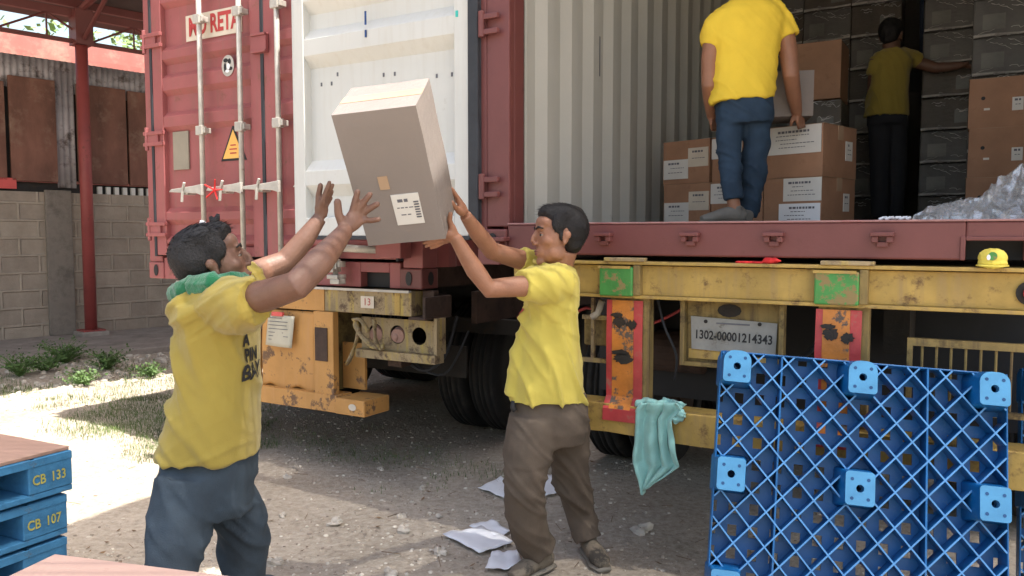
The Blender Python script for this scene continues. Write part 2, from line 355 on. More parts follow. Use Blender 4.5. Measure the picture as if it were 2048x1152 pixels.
def curve_pts(pts, k=5):
    p = [V(q) for q in pts]; out = []
    for i in range(len(p) - 1):
        a, b, c, d = p[max(i - 1, 0)], p[i], p[i + 1], p[min(i + 2, len(p) - 1)]
        for j in range(k):
            t = j / k; out.append(0.5 * ((2 * b) + (c - a) * t + (2 * a - 5 * b + 4 * c - d) * t * t + (3 * b - a - 3 * c + d) * t ** 3))
    out.append(p[-1]); return out
def bx(a, b, mt=None): return MB().box(a, b, mt)
def vox(mb, name, m, parent, voxel=0.008, smooth=2, disp=None):
    """voxel-unite the overlapping shapes into one continuous skin, smooth it, then fold it with disp(p, n) -> metres"""
    me = mb.mesh(name); o = bpy.data.objects.new(name, me); COL.objects.link(o)
    r = o.modifiers.new("r", 'REMESH'); r.mode = 'VOXEL'; r.voxel_size = voxel
    if smooth:
        sm = o.modifiers.new("s", 'SMOOTH'); sm.iterations = smooth; sm.factor = 0.6
    dg = bpy.context.evaluated_depsgraph_get(); dg.update()
    nm = bpy.data.meshes.new_from_object(o.evaluated_get(dg))
    bpy.data.objects.remove(o); bpy.data.meshes.remove(me); nm.name = name
    nm.materials.clear()
    if disp:
        ns = [v.normal.copy() for v in nm.vertices]
        for v, n in zip(nm.vertices, ns): v.co += n * disp(v.co, n)
        nm.update()
    return link(name, nm, m, parent, True)
def fold(amp, fr, d, seed=0.0, amp2=0.002, fr2=26):
    """cloth folds: creased ridges, fine across unit direction d, long along the rest, fading in and out"""
    d = V(d).normalized()
    def f(p, n):
        a = p.dot(d); q = p - d * a
        wv = V((q.x * 1.7 + seed, q.y * 1.7, q.z * 1.7))
        a2 = a + 0.035 * noise.noise(wv * 2.0)
        x = noise.noise(V((a2 * fr + seed, 0, 0)) + wv)
        x2 = noise.noise(V((a2 * fr * 2.3 + seed * 3, 5, 0)) + wv * 1.6)
        r1 = max(0.0, 1 - abs(x) * 5.0) ** 1.5; r2 = max(0.0, 1 - abs(x2) * 4.5) ** 1.5
        m_ = 0.35 + 1.3 * max(0.0, 0.5 + noise.noise(p * 4.0 + V((seed, 3, 1))))
        y = noise.noise(V((p.x * fr2, p.y * fr2, p.z * fr2 * 0.7 + seed)))
        return m_ * (amp * (r1 - 0.35) + amp * 0.45 * (r2 - 0.3)) + amp2 * y
    return f
def text_mesh(s, size, name="lettering", bold=0.0, align='CENTER', space=1.0):
    c = bpy.data.curves.new(name, 'FONT'); c.body = s; c.size = size; c.align_x = align; c.align_y = 'CENTER'; c.offset = bold; c.space_character = space
    c.resolution_u = 3
    o = bpy.data.objects.new(name, c); COL.objects.link(o)
    dg = bpy.context.evaluated_depsgraph_get(); dg.update()
    me = bpy.data.meshes.new_from_object(o.evaluated_get(dg)); bpy.data.objects.remove(o); bpy.data.curves.remove(c); me.name = name
    return me
def text(s, size, m, parent, loc, rot=(math.pi / 2, 0, 0), name="lettering", bold=0.0, align='CENTER', sx=1.0, space=1.0):
    me = text_mesh(s, size, name, bold, align, space)
    me.materials.clear()
    o = link(name, me, m, parent); o.location = loc; o.rotation_euler = rot; o.scale = (sx, 1, 1)
    return o
def copy_tree(o, parent=None):
    c = o.copy(); COL.objects.link(c)
    if parent: c.parent = parent
    for ch in list(o.children): copy_tree(ch, c)
    return c

# ================================================================= SETTING
# ground sheet, denser near the camera
def axis(lo, hi, near0, near1, step, far_step):
    a = []; x = near0
    while x < near1: a.append(x); x += step
    a.append(near1); g = step; x = near1
    while x < hi: g *= 1.5; x = min(hi, x + g); a.append(x)
    g = step; x = near0
    while x > lo: g *= 1.5; x = max(lo, x - g); a.insert(0, x)
    return a
xs = axis(-300, 300, -7, 3.2, 0.06, 0); ys = axis(-300, 600, 1.8, 12, 0.06, 0)
def gz(x, y):
    z = 0.018 * noise.noise(V((x * 1.1, y * 1.1, 0))) + 0.008 * noise.noise(V((x * 5, y * 5, 3))) + 0.005 * noise.noise(V((x * 14, y * 14, 9)))
    return z - 0.006
verts = [(x, y, gz(x, y)) for y in ys for x in xs]; nx = len(xs)
faces = [(j * nx + i, j * nx + i + 1, (j + 1) * nx + i + 1, (j + 1) * nx + i) for j in range(len(ys) - 1) for i in range(nx - 1)]
me = bpy.data.meshes.new("ground"); me.from_pydata(verts, [], faces); me.update()
tag(link("ground", me, M['ground'], None, True), "beige gravelly dirt yard under the men and trucks", kind='structure')

# frame of the wall on the left: local x along it, local -y towards the yard
WR = math.atan2(0.737, 0.677); WO = V((-6.72, 10.5, 0))
wall_m = Matrix.Translation(WO) @ Matrix.Rotation(WR, 4, 'Z')
def put(o):
    o.location = WO; o.rotation_euler = (0, 0, WR); return o
mb = MB(); mb.box((-6, -2.15, -0.1), (10, 0.0, 0.07))
o = put(mb.build("pavement", M['concrete'], None, 0.02)); tag(o, "grey concrete strip along the foot of the block wall", kind='structure')

wallo = put(empty("block_wall")); tag(wallo, "unpainted hollow block wall with rusty boards and zinc strip above, behind the red column", "wall")
bx((-6, 0, 0), (10, 0.18, 2.03)).build("masonry", M['block'], wallo)
bx((0.55, -0.06, 0.07), (0.88, 0.0, 2.06)).build("pier", mat("stained_render", (0.25, 0.215, 0.18), 0.9, 0.25, 3, dirt=(0.15, 0.13, 0.11), dlo=0.45, dhi=0.62, dscale=3, bump=0.4, bscale=30), wallo, 0.01)
cap = MB()
for i in range(26):
    x0 = 1.25 + i * 0.115
    cap.box((x0, -0.005, 2.03), (x0 + 0.055, 0.05, 2.135))
cap.build("vent_row", M['label'], wallo)
bx((-6, 0.06, 2.03), (10, 0.12, 2.16)).build("dark_gap_rail", M['dark'], wallo)
bx((-0.9, -0.03, 2.06), (0.22, 0.0, 2.2)).build("red_trim", M['brightred'], wallo)
for (a, b, zt) in ((-2.2, -1.0, 3.42), (-0.95, 0.12, 3.45), (0.17, 0.73, 3.54), (1.0, 1.66, 3.54), (1.69, 2.10, 3.53), (2.13, 3.1, 3.52), (3.13, 4.0, 3.52)):
    bx((a, -0.03, 2.17), (b, 0.02, zt)).build("board", M['rustboard'], wallo, 0.006)
def corr_sheet(name, x0, x1, z0, z1, y, pitch, dep, m, parent):
    mb = MB(); n = int((x1 - x0) / pitch * 6); pts = []
    for i in range(n + 1):
        x = x0 + (x1 - x0) * i / n; pts.append((x, y + dep * 0.5 * math.sin(2 * math.pi * x / pitch)))
    base = len(mb.v)
    for (x, yy) in pts: mb.v += [V((x, yy, z0)), V((x, yy, z1)), V((x, yy + 0.004, z0)), V((x, yy + 0.004, z1))]
    for i in range(n):
        a = base + i * 4; b = a + 4
        mb.f += [(a, b, b + 1, a + 1), (a + 2, a + 3, b + 3, b + 2), (a + 1, b + 1, b + 3, a + 3), (a, a + 2, b + 2, b)]
    return mb.build(name, m, parent, 0, True)
corr_sheet("zinc_strip", 0.06, 5.9, 3.4, 3.83, 0.05, 0.076, 0.02, M['zinc'], wallo)
corr_sheet("zinc_sheet", 0.74, 0.98, 2.1, 3.7, 0.04, 0.076, 0.02, M['zinc'], wallo)
bx((-6, 0.08, 2.2), (10, 0.11, 3.42)).build("backing_board", M['dark'], wallo)

nb = put(empty("neighbour_building")); tag(nb, "salmon painted neighbouring building in full sun beyond the block wall", "building")
bx((-8, 1.3, 0), (9, 1.6, 4.40)).build("wall", M['pink'], nb)
bx((-8, 1.22, 4.02), (9, 1.3, 4.14)).build("cornice", M['pink'], nb)

shed = put(empty("open_shed")); tag(shed, "open sided shed roof on a slim red steel column with lattice truss", "shed")
cb = MB(); cb.tube([(0.98, -0.32, 0.14), (0.98, -0.32, 4.45)], 0.078, 20)
col = cb.build("column", M['columnred'], shed, 0, True)
bx((0.80, -0.5, 0.0), (1.16, -0.14, 0.13)).build("column_base", M['concrete'], col, 0.02)
bx((0.84, -0.46, 0.13), (1.12, -0.18, 0.15)).build("base_plate", M['columnred'], col)
bx((-6, -0.36, 4.36), (9, -0.28, 4.46)).build("top_chord", M['maroon'], shed)
bx((-6, -0.35, 4.02), (9, -0.29, 4.07)).build("bottom_chord", M['maroon'], shed)
bx((0.87, -0.46, 4.0), (1.09, -0.20, 4.46)).build("column_head", M['maroon'], shed)
for i in range(26):
    x0 = -5.6 + i * 0.56
    up = i % 2 == 0
    MB().tube([(x0, -0.32, 4.07 if up else 4.37), (x0 + 0.56, -0.32, 4.37 if up else 4.07)], 0.016, 6).build("web_bar", M['maroon'], shed)
    if up: MB().tube([(x0 + 0.56, -0.32, 4.07), (x0 + 0.56, -0.32, 4.37)], 0.013, 6).build("web_post", M['maroon'], shed)
slope = 0.16
def rz_(y): return 4.56 + (-y) * slope
sh = MB(); n = 120
rb = []
x0r, x1r = -6.0, 9.0
mbr = MB(); mbr.poly([(x0r, 0.5, rz_(0.5)), (x1r, 0.5, rz_(0.5)), (x1r, -5.8, rz_(-5.8)), (x0r, -5.8, rz_(-5.8)),
                      (x0r, 0.5, rz_(0.5) + 0.03), (x1r, 0.5, rz_(0.5) + 0.03), (x1r, -5.8, rz_(-5.8) + 0.03), (x0r, -5.8, rz_(-5.8) + 0.03)],
                     [(0, 1, 2, 3), (7, 6, 5, 4), (0, 4, 5, 1), (1, 5, 6, 2), (2, 6, 7, 3), (3, 7, 4, 0)])
mbr.build("roof_sheet", M['rooflt'], shed)
for y in (-0.3, -1.0, -1.7, -2.4, -3.3, -4.2, -5.1):
    bx((-6, y - 0.03, rz_(y) - 0.11), (9, y + 0.03, rz_(y) - 0.01)).build("purlin", M['maroon'], shed)
for x in (-4.0, -1.6, 0.98, 3.4, 6.0):
    MB().tube([(x, -0.3, rz_(-0.3) - 0.14), (x, -5.6, rz_(-5.6) - 0.14)], 0.05, 8).build("rafter", M['maroon'], shed)
    MB().tube([(x, -0.3, 4.0), (x, -1.6, rz_(-1.6) - 0.15)], 0.03, 8).build("brace", M['maroon'], shed)
for x in (-4.0, 6.0):
    MB().tube([(x, -5.5, 0), (x, -5.5, rz_(-5.5) - 0.1)], 0.07, 12).build("outer_column", M['columnred'], shed, 0, True)

# unseen canopy added to shade the yard, left open where sun lights the box
BOXC = V((-0.4127, 2.9308, 1.7101)); BR = Matrix.Rotation(-0.08498, 4, 'Z') @ Matrix.Rotation(0.50966, 4, 'X') @ Matrix.Rotation(-0.10828, 4, 'Y')
BOXM = Matrix.Translation(BOXC) @ BR
BW, BD, BH = 0.296, 0.278, 0.507
top = BOXM @ V((0, 0, BH / 2)); CZ = 5.5
hc = top + SUN * ((CZ - top.z) / SUN.z)
HX, HY = 0.27, 0.24
canopy = empty("added_shade_canopy", (0, 0, 0)); tag(canopy, "unseen slatted canopy added to shade the yard beside the trucks", "canopy")
def ccut():
    mb = MB(); cs = 0.05
    poly = [(-1.87, 0.3), (-0.43, 2.95), (0.22, 4.27), (2.6, 2.87), (6.0, 6.5), (6.0, 0.3)]
    def span(y):
        xs_ = []
        for (p, q) in zip(poly, poly[1:] + poly[:1]):
            if (p[1] <= y) != (q[1] <= y): xs_.append(p[0] + (y - p[1]) / (q[1] - p[1]) * (q[0] - p[0]))
        xs_.sort(); return xs_
    y = 0.3
    while y < 6.4:
        yc = y + cs / 2; xs2 = span(yc); segs_ = list(zip(xs2[::2], xs2[1::2]))
        if abs(yc - hc.y) <= HY: segs_ = [(segs_[0][0], hc.x - HX), (hc.x + HX, segs_[0][1])] + segs_[1:]
        cut = y + cs * 0.88
        for (p, q) in segs_: mb.poly([(p, y, CZ), (q, y, CZ), (q, cut, CZ), (p, cut, CZ)], [(0, 1, 2, 3)])
        y += cs
    return mb
ccut().build("slats", M['roof'], canopy)
for (x, y) in ((-1.8, 0.35), (5.9, 0.35)):
    MB().tube([(x, y, 0), (x, y, CZ)], 0.08, 12).build("post", M['columnred'], canopy, 0, True)
bx((-1.9, 0.29, CZ - 0.15), (6.0, 0.41, CZ - 0.01)).build("beam", M['columnred'], canopy)

# ================================================================= CONTAINERS
def frame_rc(n, x, y, z, yaw=-30.4): return empty(n, (x, y, z), R(yaw))
RCO = V((-0.155, 3.88, 0)); RYAW = R(-30.4)
RCM = Matrix.Translation(RCO) @ Matrix.Rotation(RYAW, 4, 'Z')
def RC(u, v, z): return RCM @ V((u, v, z))
LCO = V((-2.611, 5.77, 0)); LCM = Matrix.Translation(LCO) @ Matrix.Rotation(RYAW, 4, 'Z')
def uR(x):
    a = (x - 1024) / F; return (3.88 * a + 0.155) / (0.862 + 0.506 * a)
def uL(x):
    a = (x - 1024) / F; return (5.77 * a + 2.611) / (0.862 + 0.506 * a)

def profile_panel(name, u0, u1, z0, z1, y, ribs, dep, m, parent, thick=0.012, slope=0.03, side=-1):
    """door skin in the x-z plane; ribs = [(zlo, zhi)] bands pushed by side*dep; horizontal corrugation"""
    prof = [(z0, 0)]
    for lo, hi in sorted(ribs): prof += [(lo, 0), (lo + slope, 1), (hi - slope, 1), (hi, 0)]
    prof.append((z1, 0))
    mb = MB()
    for z, k in prof:
        yy = y + side * dep * k
        mb.v += [V((u0, yy, z)), V((u1, yy, z)), V((u1, y + 0.03, z)), V((u0, y + 0.03, z))]
    for i in range(len(prof) - 1):
        a = i * 4; b = a + 4
        for j in range(4): mb.f.append((a + j, a + (j + 1) % 4, b + (j + 1) % 4, b + j))
    mb.f.append((0, 1, 2, 3)); l = len(mb.v) - 4; mb.f.append((l + 3, l + 2, l + 1, l))
    return mb.build(name, m, parent)
def casting(mb, x, y, z, sx=1, sy=1):
    mb.box((x, y, z), (x + 0.16 * sx, y + 0.16 * sy, z + 0.118))
def oval(mb, cx, y, cz, rx, rz, dep=0.004, n=16):
    mb.prism([(cx + rx * math.cos(2 * math.pi * i / n), cz + rz * math.sin(2 * math.pi * i / n)) for i in range(n)], y - dep, y)

# ---- left container, closed red doors
LZ = 1.14
lc = frame_rc("shipping_container", LCO.x, LCO.y, LZ); lc.rotation_euler = (0, 0, RYAW)
tag(lc, "closed red shipping container with lock rods and a yellow triangle sticker", "shipping container")
W2 = 2.44
mb = MB(); mb.box((0.0, 0.05, 0.15), (0.05, 12, 2.5)); 
mb.build("left_side_wall", M['red'], lc)
def corr_wall(name, x, y0, y1, z0, z1, side, m, parent, pitch=0.278, dep=0.036):
    """vertical trapezoid corrugation along y, at x; bulging by side*dep"""
    mb = MB(); pts = [(y0, 0)]; y = y0 + 0.03
    while y + pitch < y1:
        pts += [(y, 0), (y + 0.068, 1), (y + 0.068 + 0.07, 1), (y + 0.206, 0)]; y += pitch
    pts.append((y1, 0))
    for (yy, k) in pts:
        xx = x + side * dep * k
        mb.v += [V((xx, yy, z0)), V((xx, yy, z1)), V((xx + side * 0.004, yy, z0)), V((xx + side * 0.004, yy, z1))]
    for i in range(len(pts) - 1):
        a = i * 4; b = a + 4
        mb.f += [(a, b, b + 1, a + 1), (a + 2, a + 3, b + 3, b + 2), (a + 1, b + 1, b + 3, a + 3), (a, a + 2, b + 2, b)]
    return mb.build(name, m, parent)
corr_wall("right_side_wall", W2 - 0.04, 0.16, 12, 0.12, 2.5, 1, M['red'], lc)
bx((0.0, 0.1, 2.5), (W2, 12, 2.59)).build("roof", M['red'], lc)
bx((0.05, 0.1, 0.0), (W2 - 0.05, 12, 0.13)).build("underframe", M['darkbrown'], lc)
for x0 in (0.0, W2 - 0.14):
    bx((x0, 0.0, 0.12), (x0 + 0.14, 0.14, 2.47)).build("corner_post", M['red'], lc, 0.006)
mb = MB(); casting(mb, 0, -0.01, 0); a = mb.build("corner_casting", M['red'], lc, 0.008)
hh = MB(); oval(hh, 0.085, -0.012, 0.06, 0.022, 0.04); hh.build("hole", M['black'], a)
mb = MB(); casting(mb, W2 - 0.16, -0.01, 0); a = mb.build("corner_casting", M['maroon'], lc, 0.008)
hh = MB(); oval(hh, W2 - 0.09, -0.012, 0.06, 0.022, 0.04); hh.build("hole", M['black'], a)
hh = MB(); n = 16
hh.poly([(W2 + 0.002, 0.075 + 0.028 * math.cos(2 * math.pi * i / n), 0.06 + 0.04 * math.sin(2 * math.pi * i / n)) for i in range(n)] + [(W2 - 0.004, 0.075 + 0.028 * math.cos(2 * math.pi * i / n), 0.06 + 0.04 * math.sin(2 * math.pi * i / n)) for i in range(n)],
        [tuple(range(n)), tuple(range(n, 2 * n))]); hh.build("hole", M['black'], a)
mb = MB(); mb.box((0.16, 0.0, 0.0), (1.98, 0.12, 0.15)); mb.box((1.98, 0.0, 0.09), (2.2, 0.12, 0.15)); mb.box((2.2, 0.0, 0.0), (W2 - 0.16, 0.12, 0.15))
mb.build("door_sill", M['red'], lc, 0.005)
bx((1.98, 0.06, 0.0), (2.2, 0.1, 0.088)).build("sill_pocket", M['black'], lc)
bx((0.14, 0.0, 2.47), (W2 - 0.14, 0.12, 2.59)).build("door_header", M['red'], lc)
doorz0, doorz1 = 0.17, 2.45
for k, (a, b) in enumerate(((0.15, 1.225), (1.245, 2.29))):
    d = MB(); fr = 0.10
    d.box((a, -0.045, doorz0), (a + fr, 0.02, doorz1)); d.box((b - fr, -0.045, doorz0), (b, 0.02, doorz1))
    d.box((a + fr, -0.045, doorz0), (b - fr, 0.02, doorz0 + 0.06)); d.box((a + fr, -0.045, doorz1 - 0.06), (b - fr, 0.02, doorz1))
    door = d.build("door", M['red'], lc, 0.004)
    profile_panel("door_skin", a + fr, b - fr, doorz0 + 0.06, doorz1 - 0.06, -0.005,
                  [(0.22, 0.31), (0.38, 0.50), (1.02, 1.16), (1.27, 1.42), (1.48, 1.605), (1.86, 1.98), (2.10, 2.22)], 0.034, M['red'], door, slope=0.035)
for (a, b) in ((0.128, 0.152), (1.222, 1.25), (2.288, 2.305)):
    bx((a, -0.052, doorz0 - 0.01), (b, 0.0, doorz1 + 0.01)).build("gasket", M['rubber'], lc, 0.004)
for (x0, x1) in ((0.06, 0.27), (2.17, 2.38)):
    for z in (0.30, 0.93, 1.60, 2.2):
        h = MB(); h.box((x0, -0.07, z), (x1, -0.045, z + 0.025)); h.box((x0, -0.07, z + 0.075), (x1, -0.045, z + 0.10))
        h.box((x0 + 0.02, -0.062, z + 0.02), (x1 - 0.06, -0.046, z + 0.08)); h.tube([(x0 + 0.03, -0.06, z - 0.03), (x0 + 0.03, -0.06, z + 0.13)], 0.014, 8)
        h.build("hinge", M['red'], lc, 0.003)
for z in (1.46,):
    h = MB(); h.box((1.17, -0.075, z), (1.30, -0.05, z + 0.09)); h.box((1.17, -0.085, z + 0.09), (1.30, -0.05, z + 0.105)); h.box((1.17, -0.085, z - 0.015), (1.30, -0.05, z)); h.build("door_latch_plate", M['red'], lc, 0.003)
for u in (0.70, 1.075, 1.41, 1.86):
    rod = MB(); rod.tube([(u, -0.085, 0.03), (u, -0.085, 2.55)], 0.017, 12); r_ = rod.build("lock_rod", M['galv'], lc, 0, True)
    for z in (0.12, 0.98, 1.70, 2.38):
        b = MB(); b.box((u - 0.045, -0.10, z), (u + 0.045, -0.045, z + 0.035)); b.box((u - 0.03, -0.112, z - 0.012), (u + 0.03, -0.07, z + 0.047)); b.build("bracket", M['galv'], r_, 0.003)
    c = MB(); c.box((u - 0.04, -0.12, 0.05), (u + 0.045, -0.04, 0.075)); c.box((u - 0.02, -0.115, 0.02), (u + 0.05, -0.05, 0.05)); c.box((u - 0.035, -0.125, 0.09), (u + 0.015, -0.05, 0.15)); c.build("cam", M['galv'], r_, 0.004)
    c = MB(); c.prism([(u - 0.30, 0.600), (u - 0.02, 0.585), (u + 0.03, 0.57), (u + 0.03, 0.645), (u - 0.05, 0.635), (u - 0.28, 0.618)], -0.125, -0.105)
    c.tube([(u - 0.16, -0.13, 0.53), (u - 0.15, -0.13, 0.61), (u - 0.13, -0.13, 0.66)], 0.010, 8); c.box((u - 0.19, -0.115, 0.58), (u - 0.12, -0.045, 0.62))
    c.build("handle", M['galv'], r_, 0.003)
c = MB(); 
for a in range(5):
    t = a * 1.3
    c.tube([(1.0 - 0.12, -0.14, 0.60), (1.0 - 0.12 + 0.09 * math.cos(t), -0.155, 0.60 + 0.07 * math.sin(t))], [0.007, 0.004], 6)
c.build("red_seal", M['redcloth'], lc)
# stickers
ys_ = -0.048
bx((0.475, -0.012, 1.615), (1.02, -0.008, 1.785)).build("sticker", M['cream'], lc)
text("MD RETA", 0.165, M['redink'], lc, (0.752, -0.0140, 1.70), name="lettering", bold=0.006, sx=0.72)
bx((0.315, ys_ + 0.03, 0.76), (0.475, ys_ + 0.04, 1.02)).build("data_plate", mat('grey_green_plate', (0.27, 0.24, 0.19), 0.6, 0.1), lc)
tz = 0.81
MB().prism([(0.79, tz - 0.012), (1.035, tz - 0.012), (0.912, tz + 0.225)], -0.0085, -0.0065).build("triangle_border", M['black'], lc)
MB().prism([(0.812, tz + 0.003), (1.012, tz + 0.003), (0.912, tz + 0.19)], -0.0105, -0.009).build("triangle_sticker", M['amber'], lc)
for i, wd in enumerate((0.05, 0.07, 0.06)):
    bx((0.912 - wd / 2, -0.0125, tz + 0.085 - i * 0.026), (0.912 + wd / 2, -0.0110, tz + 0.093 - i * 0.026)).build("print_line", M['redink'], lc)
mb = MB(); oval(mb, 0.918, -0.0425, 1.405, 0.058, 0.068, 0.002, 24); mb.build("round_sticker", M['galv'], lc)
for (cx, cz, rx, rz2) in ((0.90, 1.44, 0.022, 0.014), (0.935, 1.43, 0.015, 0.02), (0.893, 1.395, 0.012, 0.03), (0.945, 1.385, 0.018, 0.012)):
    mb = MB(); oval(mb, cx, -0.045, cz, rx, rz2, 0.001, 10); mb.build("sticker_mark", M['black'], lc)
for (cx, cz, rx, rz2) in ((0.925, 1.40, 0.016, 0.02), (0.915, 1.37, 0.02, 0.01)):
    mb = MB(); oval(mb, cx, -0.046, cz, rx, rz2, 0.001, 10); mb.build("sticker_mark", M['paper'], lc)
# grey bar and red bracket stubs low on the right door
MB().tube([(1.88, -0.12, 0.235), (2.24, -0.12, 0.225)], 0.022, 12).build("spare_rod", M['galv'], lc, 0, True)
mb = MB(); mb.box((2.22, -0.15, 0.18), (2.40, -0.05, 0.42)); mb.box((2.20, -0.16, 0.36), (2.42, -0.04, 0.385)); mb.box((2.14, -0.16, 0.37), (2.22, -0.06, 0.41)); mb.build("bracket_block", M['red'], lc, 0.006)
bx((1.96, -0.055, 0.30), (2.06, -0.05, 0.42)).build("small_sticker", M['cream'], lc)

# ---- right container, open doors
RZ = 1.36
rc = empty("shipping_container", (RCO.x, RCO.y, RZ), RYAW)
tag(rc, "open maroon shipping container with white door swung back and cartons inside", "shipping container")
L = 12.0
mb = MB(); mb.box((0, 0, 0), (0.04, 0.16, 2.5)); mb.box((0.04, 0.0, 0.13), (0.165, 0.05, 2.47)); mb.box((0.09, 0.05, 0.13), (0.165, 0.14, 2.47))
mb.build("corner_post", M['maroon'], rc, 0.005)
bx((W2 - 0.1, 0, 0.13), (W2, 0.16, 2.47)).build("corner_post", M['maroon'], rc, 0.005)
mb = MB(); casting(mb, -0.005, -0.012, 0); a = mb.build("corner_casting", M['maroon'], rc, 0.008)
hh = MB(); oval(hh, 0.08, -0.014, 0.06, 0.025, 0.04); hh.build("hole", M['black'], a)
mb = MB(); mb.box((0.155, 0, 0), (2.047, 0.14, 0.138)); mb.box((2.047, 0, 0.07), (2.222, 0.14, 0.138)); mb.box((2.222, 0, 0), (W2, 0.14, 0.138))
mb.build("door_sill", M['maroon'], rc, 0.007)
bx((0.155, -0.006, 0.138), (W2, 0.15, 0.146)).build("sill_lip", mat('highlight_pink_edge', (0.30, 0.155, 0.15), 0.5, 0.15, 20, dirt=(0.24, 0.08, 0.08)), rc, 0.003)  # lip coloured paler to paint the highlight along the sill edge
mb = MB(); mb.box((2.03, -0.008, 0.0), (2.047, 0, 0.085)); mb.box((2.222, -0.008, 0.0), (2.238, 0, 0.085)); mb.box((2.047, -0.008, 0.07), (2.222, 0, 0.085)); mb.build("pocket_rim", M['maroon'], rc, 0.003)
bx((2.047, 0.11, 0.0), (2.222, 0.13, 0.069)).build("pocket_back", M['black'], rc)
for px_ in (1210, 1382, 1548, 1764):
    u = uR(px_)
    k = MB(); k.box((u - 0.04, -0.045, 0.085), (u + 0.04, 0, 0.10)); k.box((u - 0.036, -0.035, 0.062), (u - 0.014, 0, 0.085)); k.box((u + 0.014, -0.035, 0.062), (u + 0.036, 0, 0.085)); k.box((u - 0.02, -0.02, 0.045), (u + 0.02, 0, 0.065))
    k.build("rod_keeper", M['maroon'], rc, 0.003)
bx((0.04, 0.14, 0.0), (W2 - 0.04, L, 0.10)).build("underframe", M['darkbrown'], rc)
bx((0.10, 0.142, 0.10), (W2 - 0.06, L, 0.142)).build("floor", M['floor'], rc)
corr_wall("left_side_wall", 0.163, 0.15, L, 0.142, 2.5, -1, M['inner'], rc)
bx((0.07, 0.15, 0.1), (0.11, L, 2.5)).build("left_skin", M['maroon'], rc)
corr_wall("right_side_wall", W2 - 0.06, 0.15, L, 0.142, 2.5, 1, M['inner'], rc)
bx((W2 - 0.015, 0.15, 0.1), (W2, L, 2.5)).build("right_skin", M['maroon'], rc)
bx((0.0, 0.0, 2.5), (W2, L, 2.54)).build("roof", M['inner'], rc)
bx((0.14, 0.0, 2.40), (W2 - 0.1, 0.12, 2.5)).build("door_header", M['maroon'], rc)
bx((0.1, L - 0.05, 0.1), (W2, L, 2.5)).build("front_wall", M['inner'], rc)
for z in (0.26, 1.02, 1.7, 2.3):
    h = MB(); h.tube([(0.03, -0.03, z), (0.03, -0.03, z + 0.12)], 0.016, 10); h.box((0.03, -0.035, z + 0.01), (0.12, -0.012, z + 0.035)); h.box((0.03, -0.035, z + 0.08), (0.12, -0.012, z + 0.105))
    h.build("hinge", M['maroon'], rc, 0.003)
# left door swung fully back, inside face towards the camera
zb, zt = 0.085, 2.48
ud0, ud1 = -1.20, -0.045
D_ = 0.03
dd = MB(); dd.box((ud0, D_ - 0.05, zb), (ud0 + 0.072, D_ + 0.02, zt)); dd.box((ud1 - 0.09, D_ - 0.05, zb), (ud1, D_ + 0.02, zt))
dd.box((ud0 + 0.072, D_ - 0.05, zb), (ud1 - 0.09, D_ + 0.02, zb + 0.10)); dd.box((ud0 + 0.072, D_ - 0.05, zt - 0.06), (ud1 - 0.09, D_ + 0.02, zt))
door = dd.build("open_door", M['white'], rc, 0.005)
profile_panel("door_skin", ud0 + 0.072, ud1 - 0.09, zb + 0.10, zt - 0.06, D_ + 0.006,
              [(0.30, 0.50), (1.00, 1.21), (1.29, 1.50), (1.58, 1.79), (1.87, 2.08), (2.16, 2.36)], 0.052, M['white'], door, slope=0.062)
bx((ud1 - 0.004, D_ - 0.062, zb - 0.012), (ud1 + 0.055, D_ + 0.0, zt + 0.01)).build("door_gasket", M['rubber'], door, 0.006)
bx((ud0 - 0.006, D_ - 0.056, zb - 0.02), (ud1, D_ - 0.02, zb)).build("bottom_gasket", M['rubber'], door, 0.004)
bx((ud0 - 0.03, D_ - 0.03, zb), (ud0, D_ + 0.02, zt)).build("edge_gasket", M['white'], door)
bluem = mat('navy_marker_paint', (0.02, 0.06, 0.20), 0.5, 0.3, 60, bump=0)
mk = MB()
um = uR(742)
for (z, h, w_) in ((1.25, 0.03, 0.007), (1.17, 0.012, 0.008), (1.10, 0.014, 0.01), (1.06, 0.03, 0.006), (1.32, 0.035, 0.006), (1.215, 0.02, 0.006)):
    mk.box((um - w_ / 2, D_ - 0.056, z), (um + w_ / 2, D_ - 0.0515, z + h))
mk2 = MB()
for (px_, py_) in ((640, 172), (660, 170), (672, 152), (763, 153), (785, 151), (868, 155), (898, 152), (752, 118)):
    u = uR(px_); d = 3.88 - 0.506 * u; z = 1.45 + (470 - py_) * d / 1600 - RZ
    mk2.box((u - 0.006, D_ + 0.003, z - 0.01), (u + 0.004, D_ + 0.0065, z + 0.01))
mk2.build("rivet_mark", M['ink'], door)
u = uR(742)
mk = MB()
for (py0, py1) in ((0, 8), (34, 60), (70, 84)):
    d = 3.88 - 0.506 * u; z1_ = 1.45 + (470 - py0) * d / 1600 - RZ; z0_ = 1.45 + (470 - py1) * d / 1600 - RZ
    mk.box((u - 0.006, D_ - 0.052, z0_), (u + 0.005, D_ - 0.0485, z1_))
mk.build("paint_drip", bluem, door)
u = uR(921); bx((u - 0.008, D_ - 0.053, 1.135), (u + 0.006, D_ - 0.050, 1.165)).build("teal_dab", mat('teal_dab', (0.05, 0.5, 0.45), 0.5, bump=0), door)
for (v_, za, zb2) in ((2.4 * 0 + 1.10, 1.02, 1.25),):
    bx((0.1205, v_, za), (0.1275, v_ + 0.014, zb2)).build("wall_scuff", M['ink'], rc)
mb = MB(); mb.box((0.02, -0.05, 0.0 - 0.05), (0.14, 0.0, 0.06)); mb.box((0.0, -0.06, 0.06), (0.17, 0.0, 0.08)); mb.build("lock_bracket", M['maroon'], rc, 0.004)

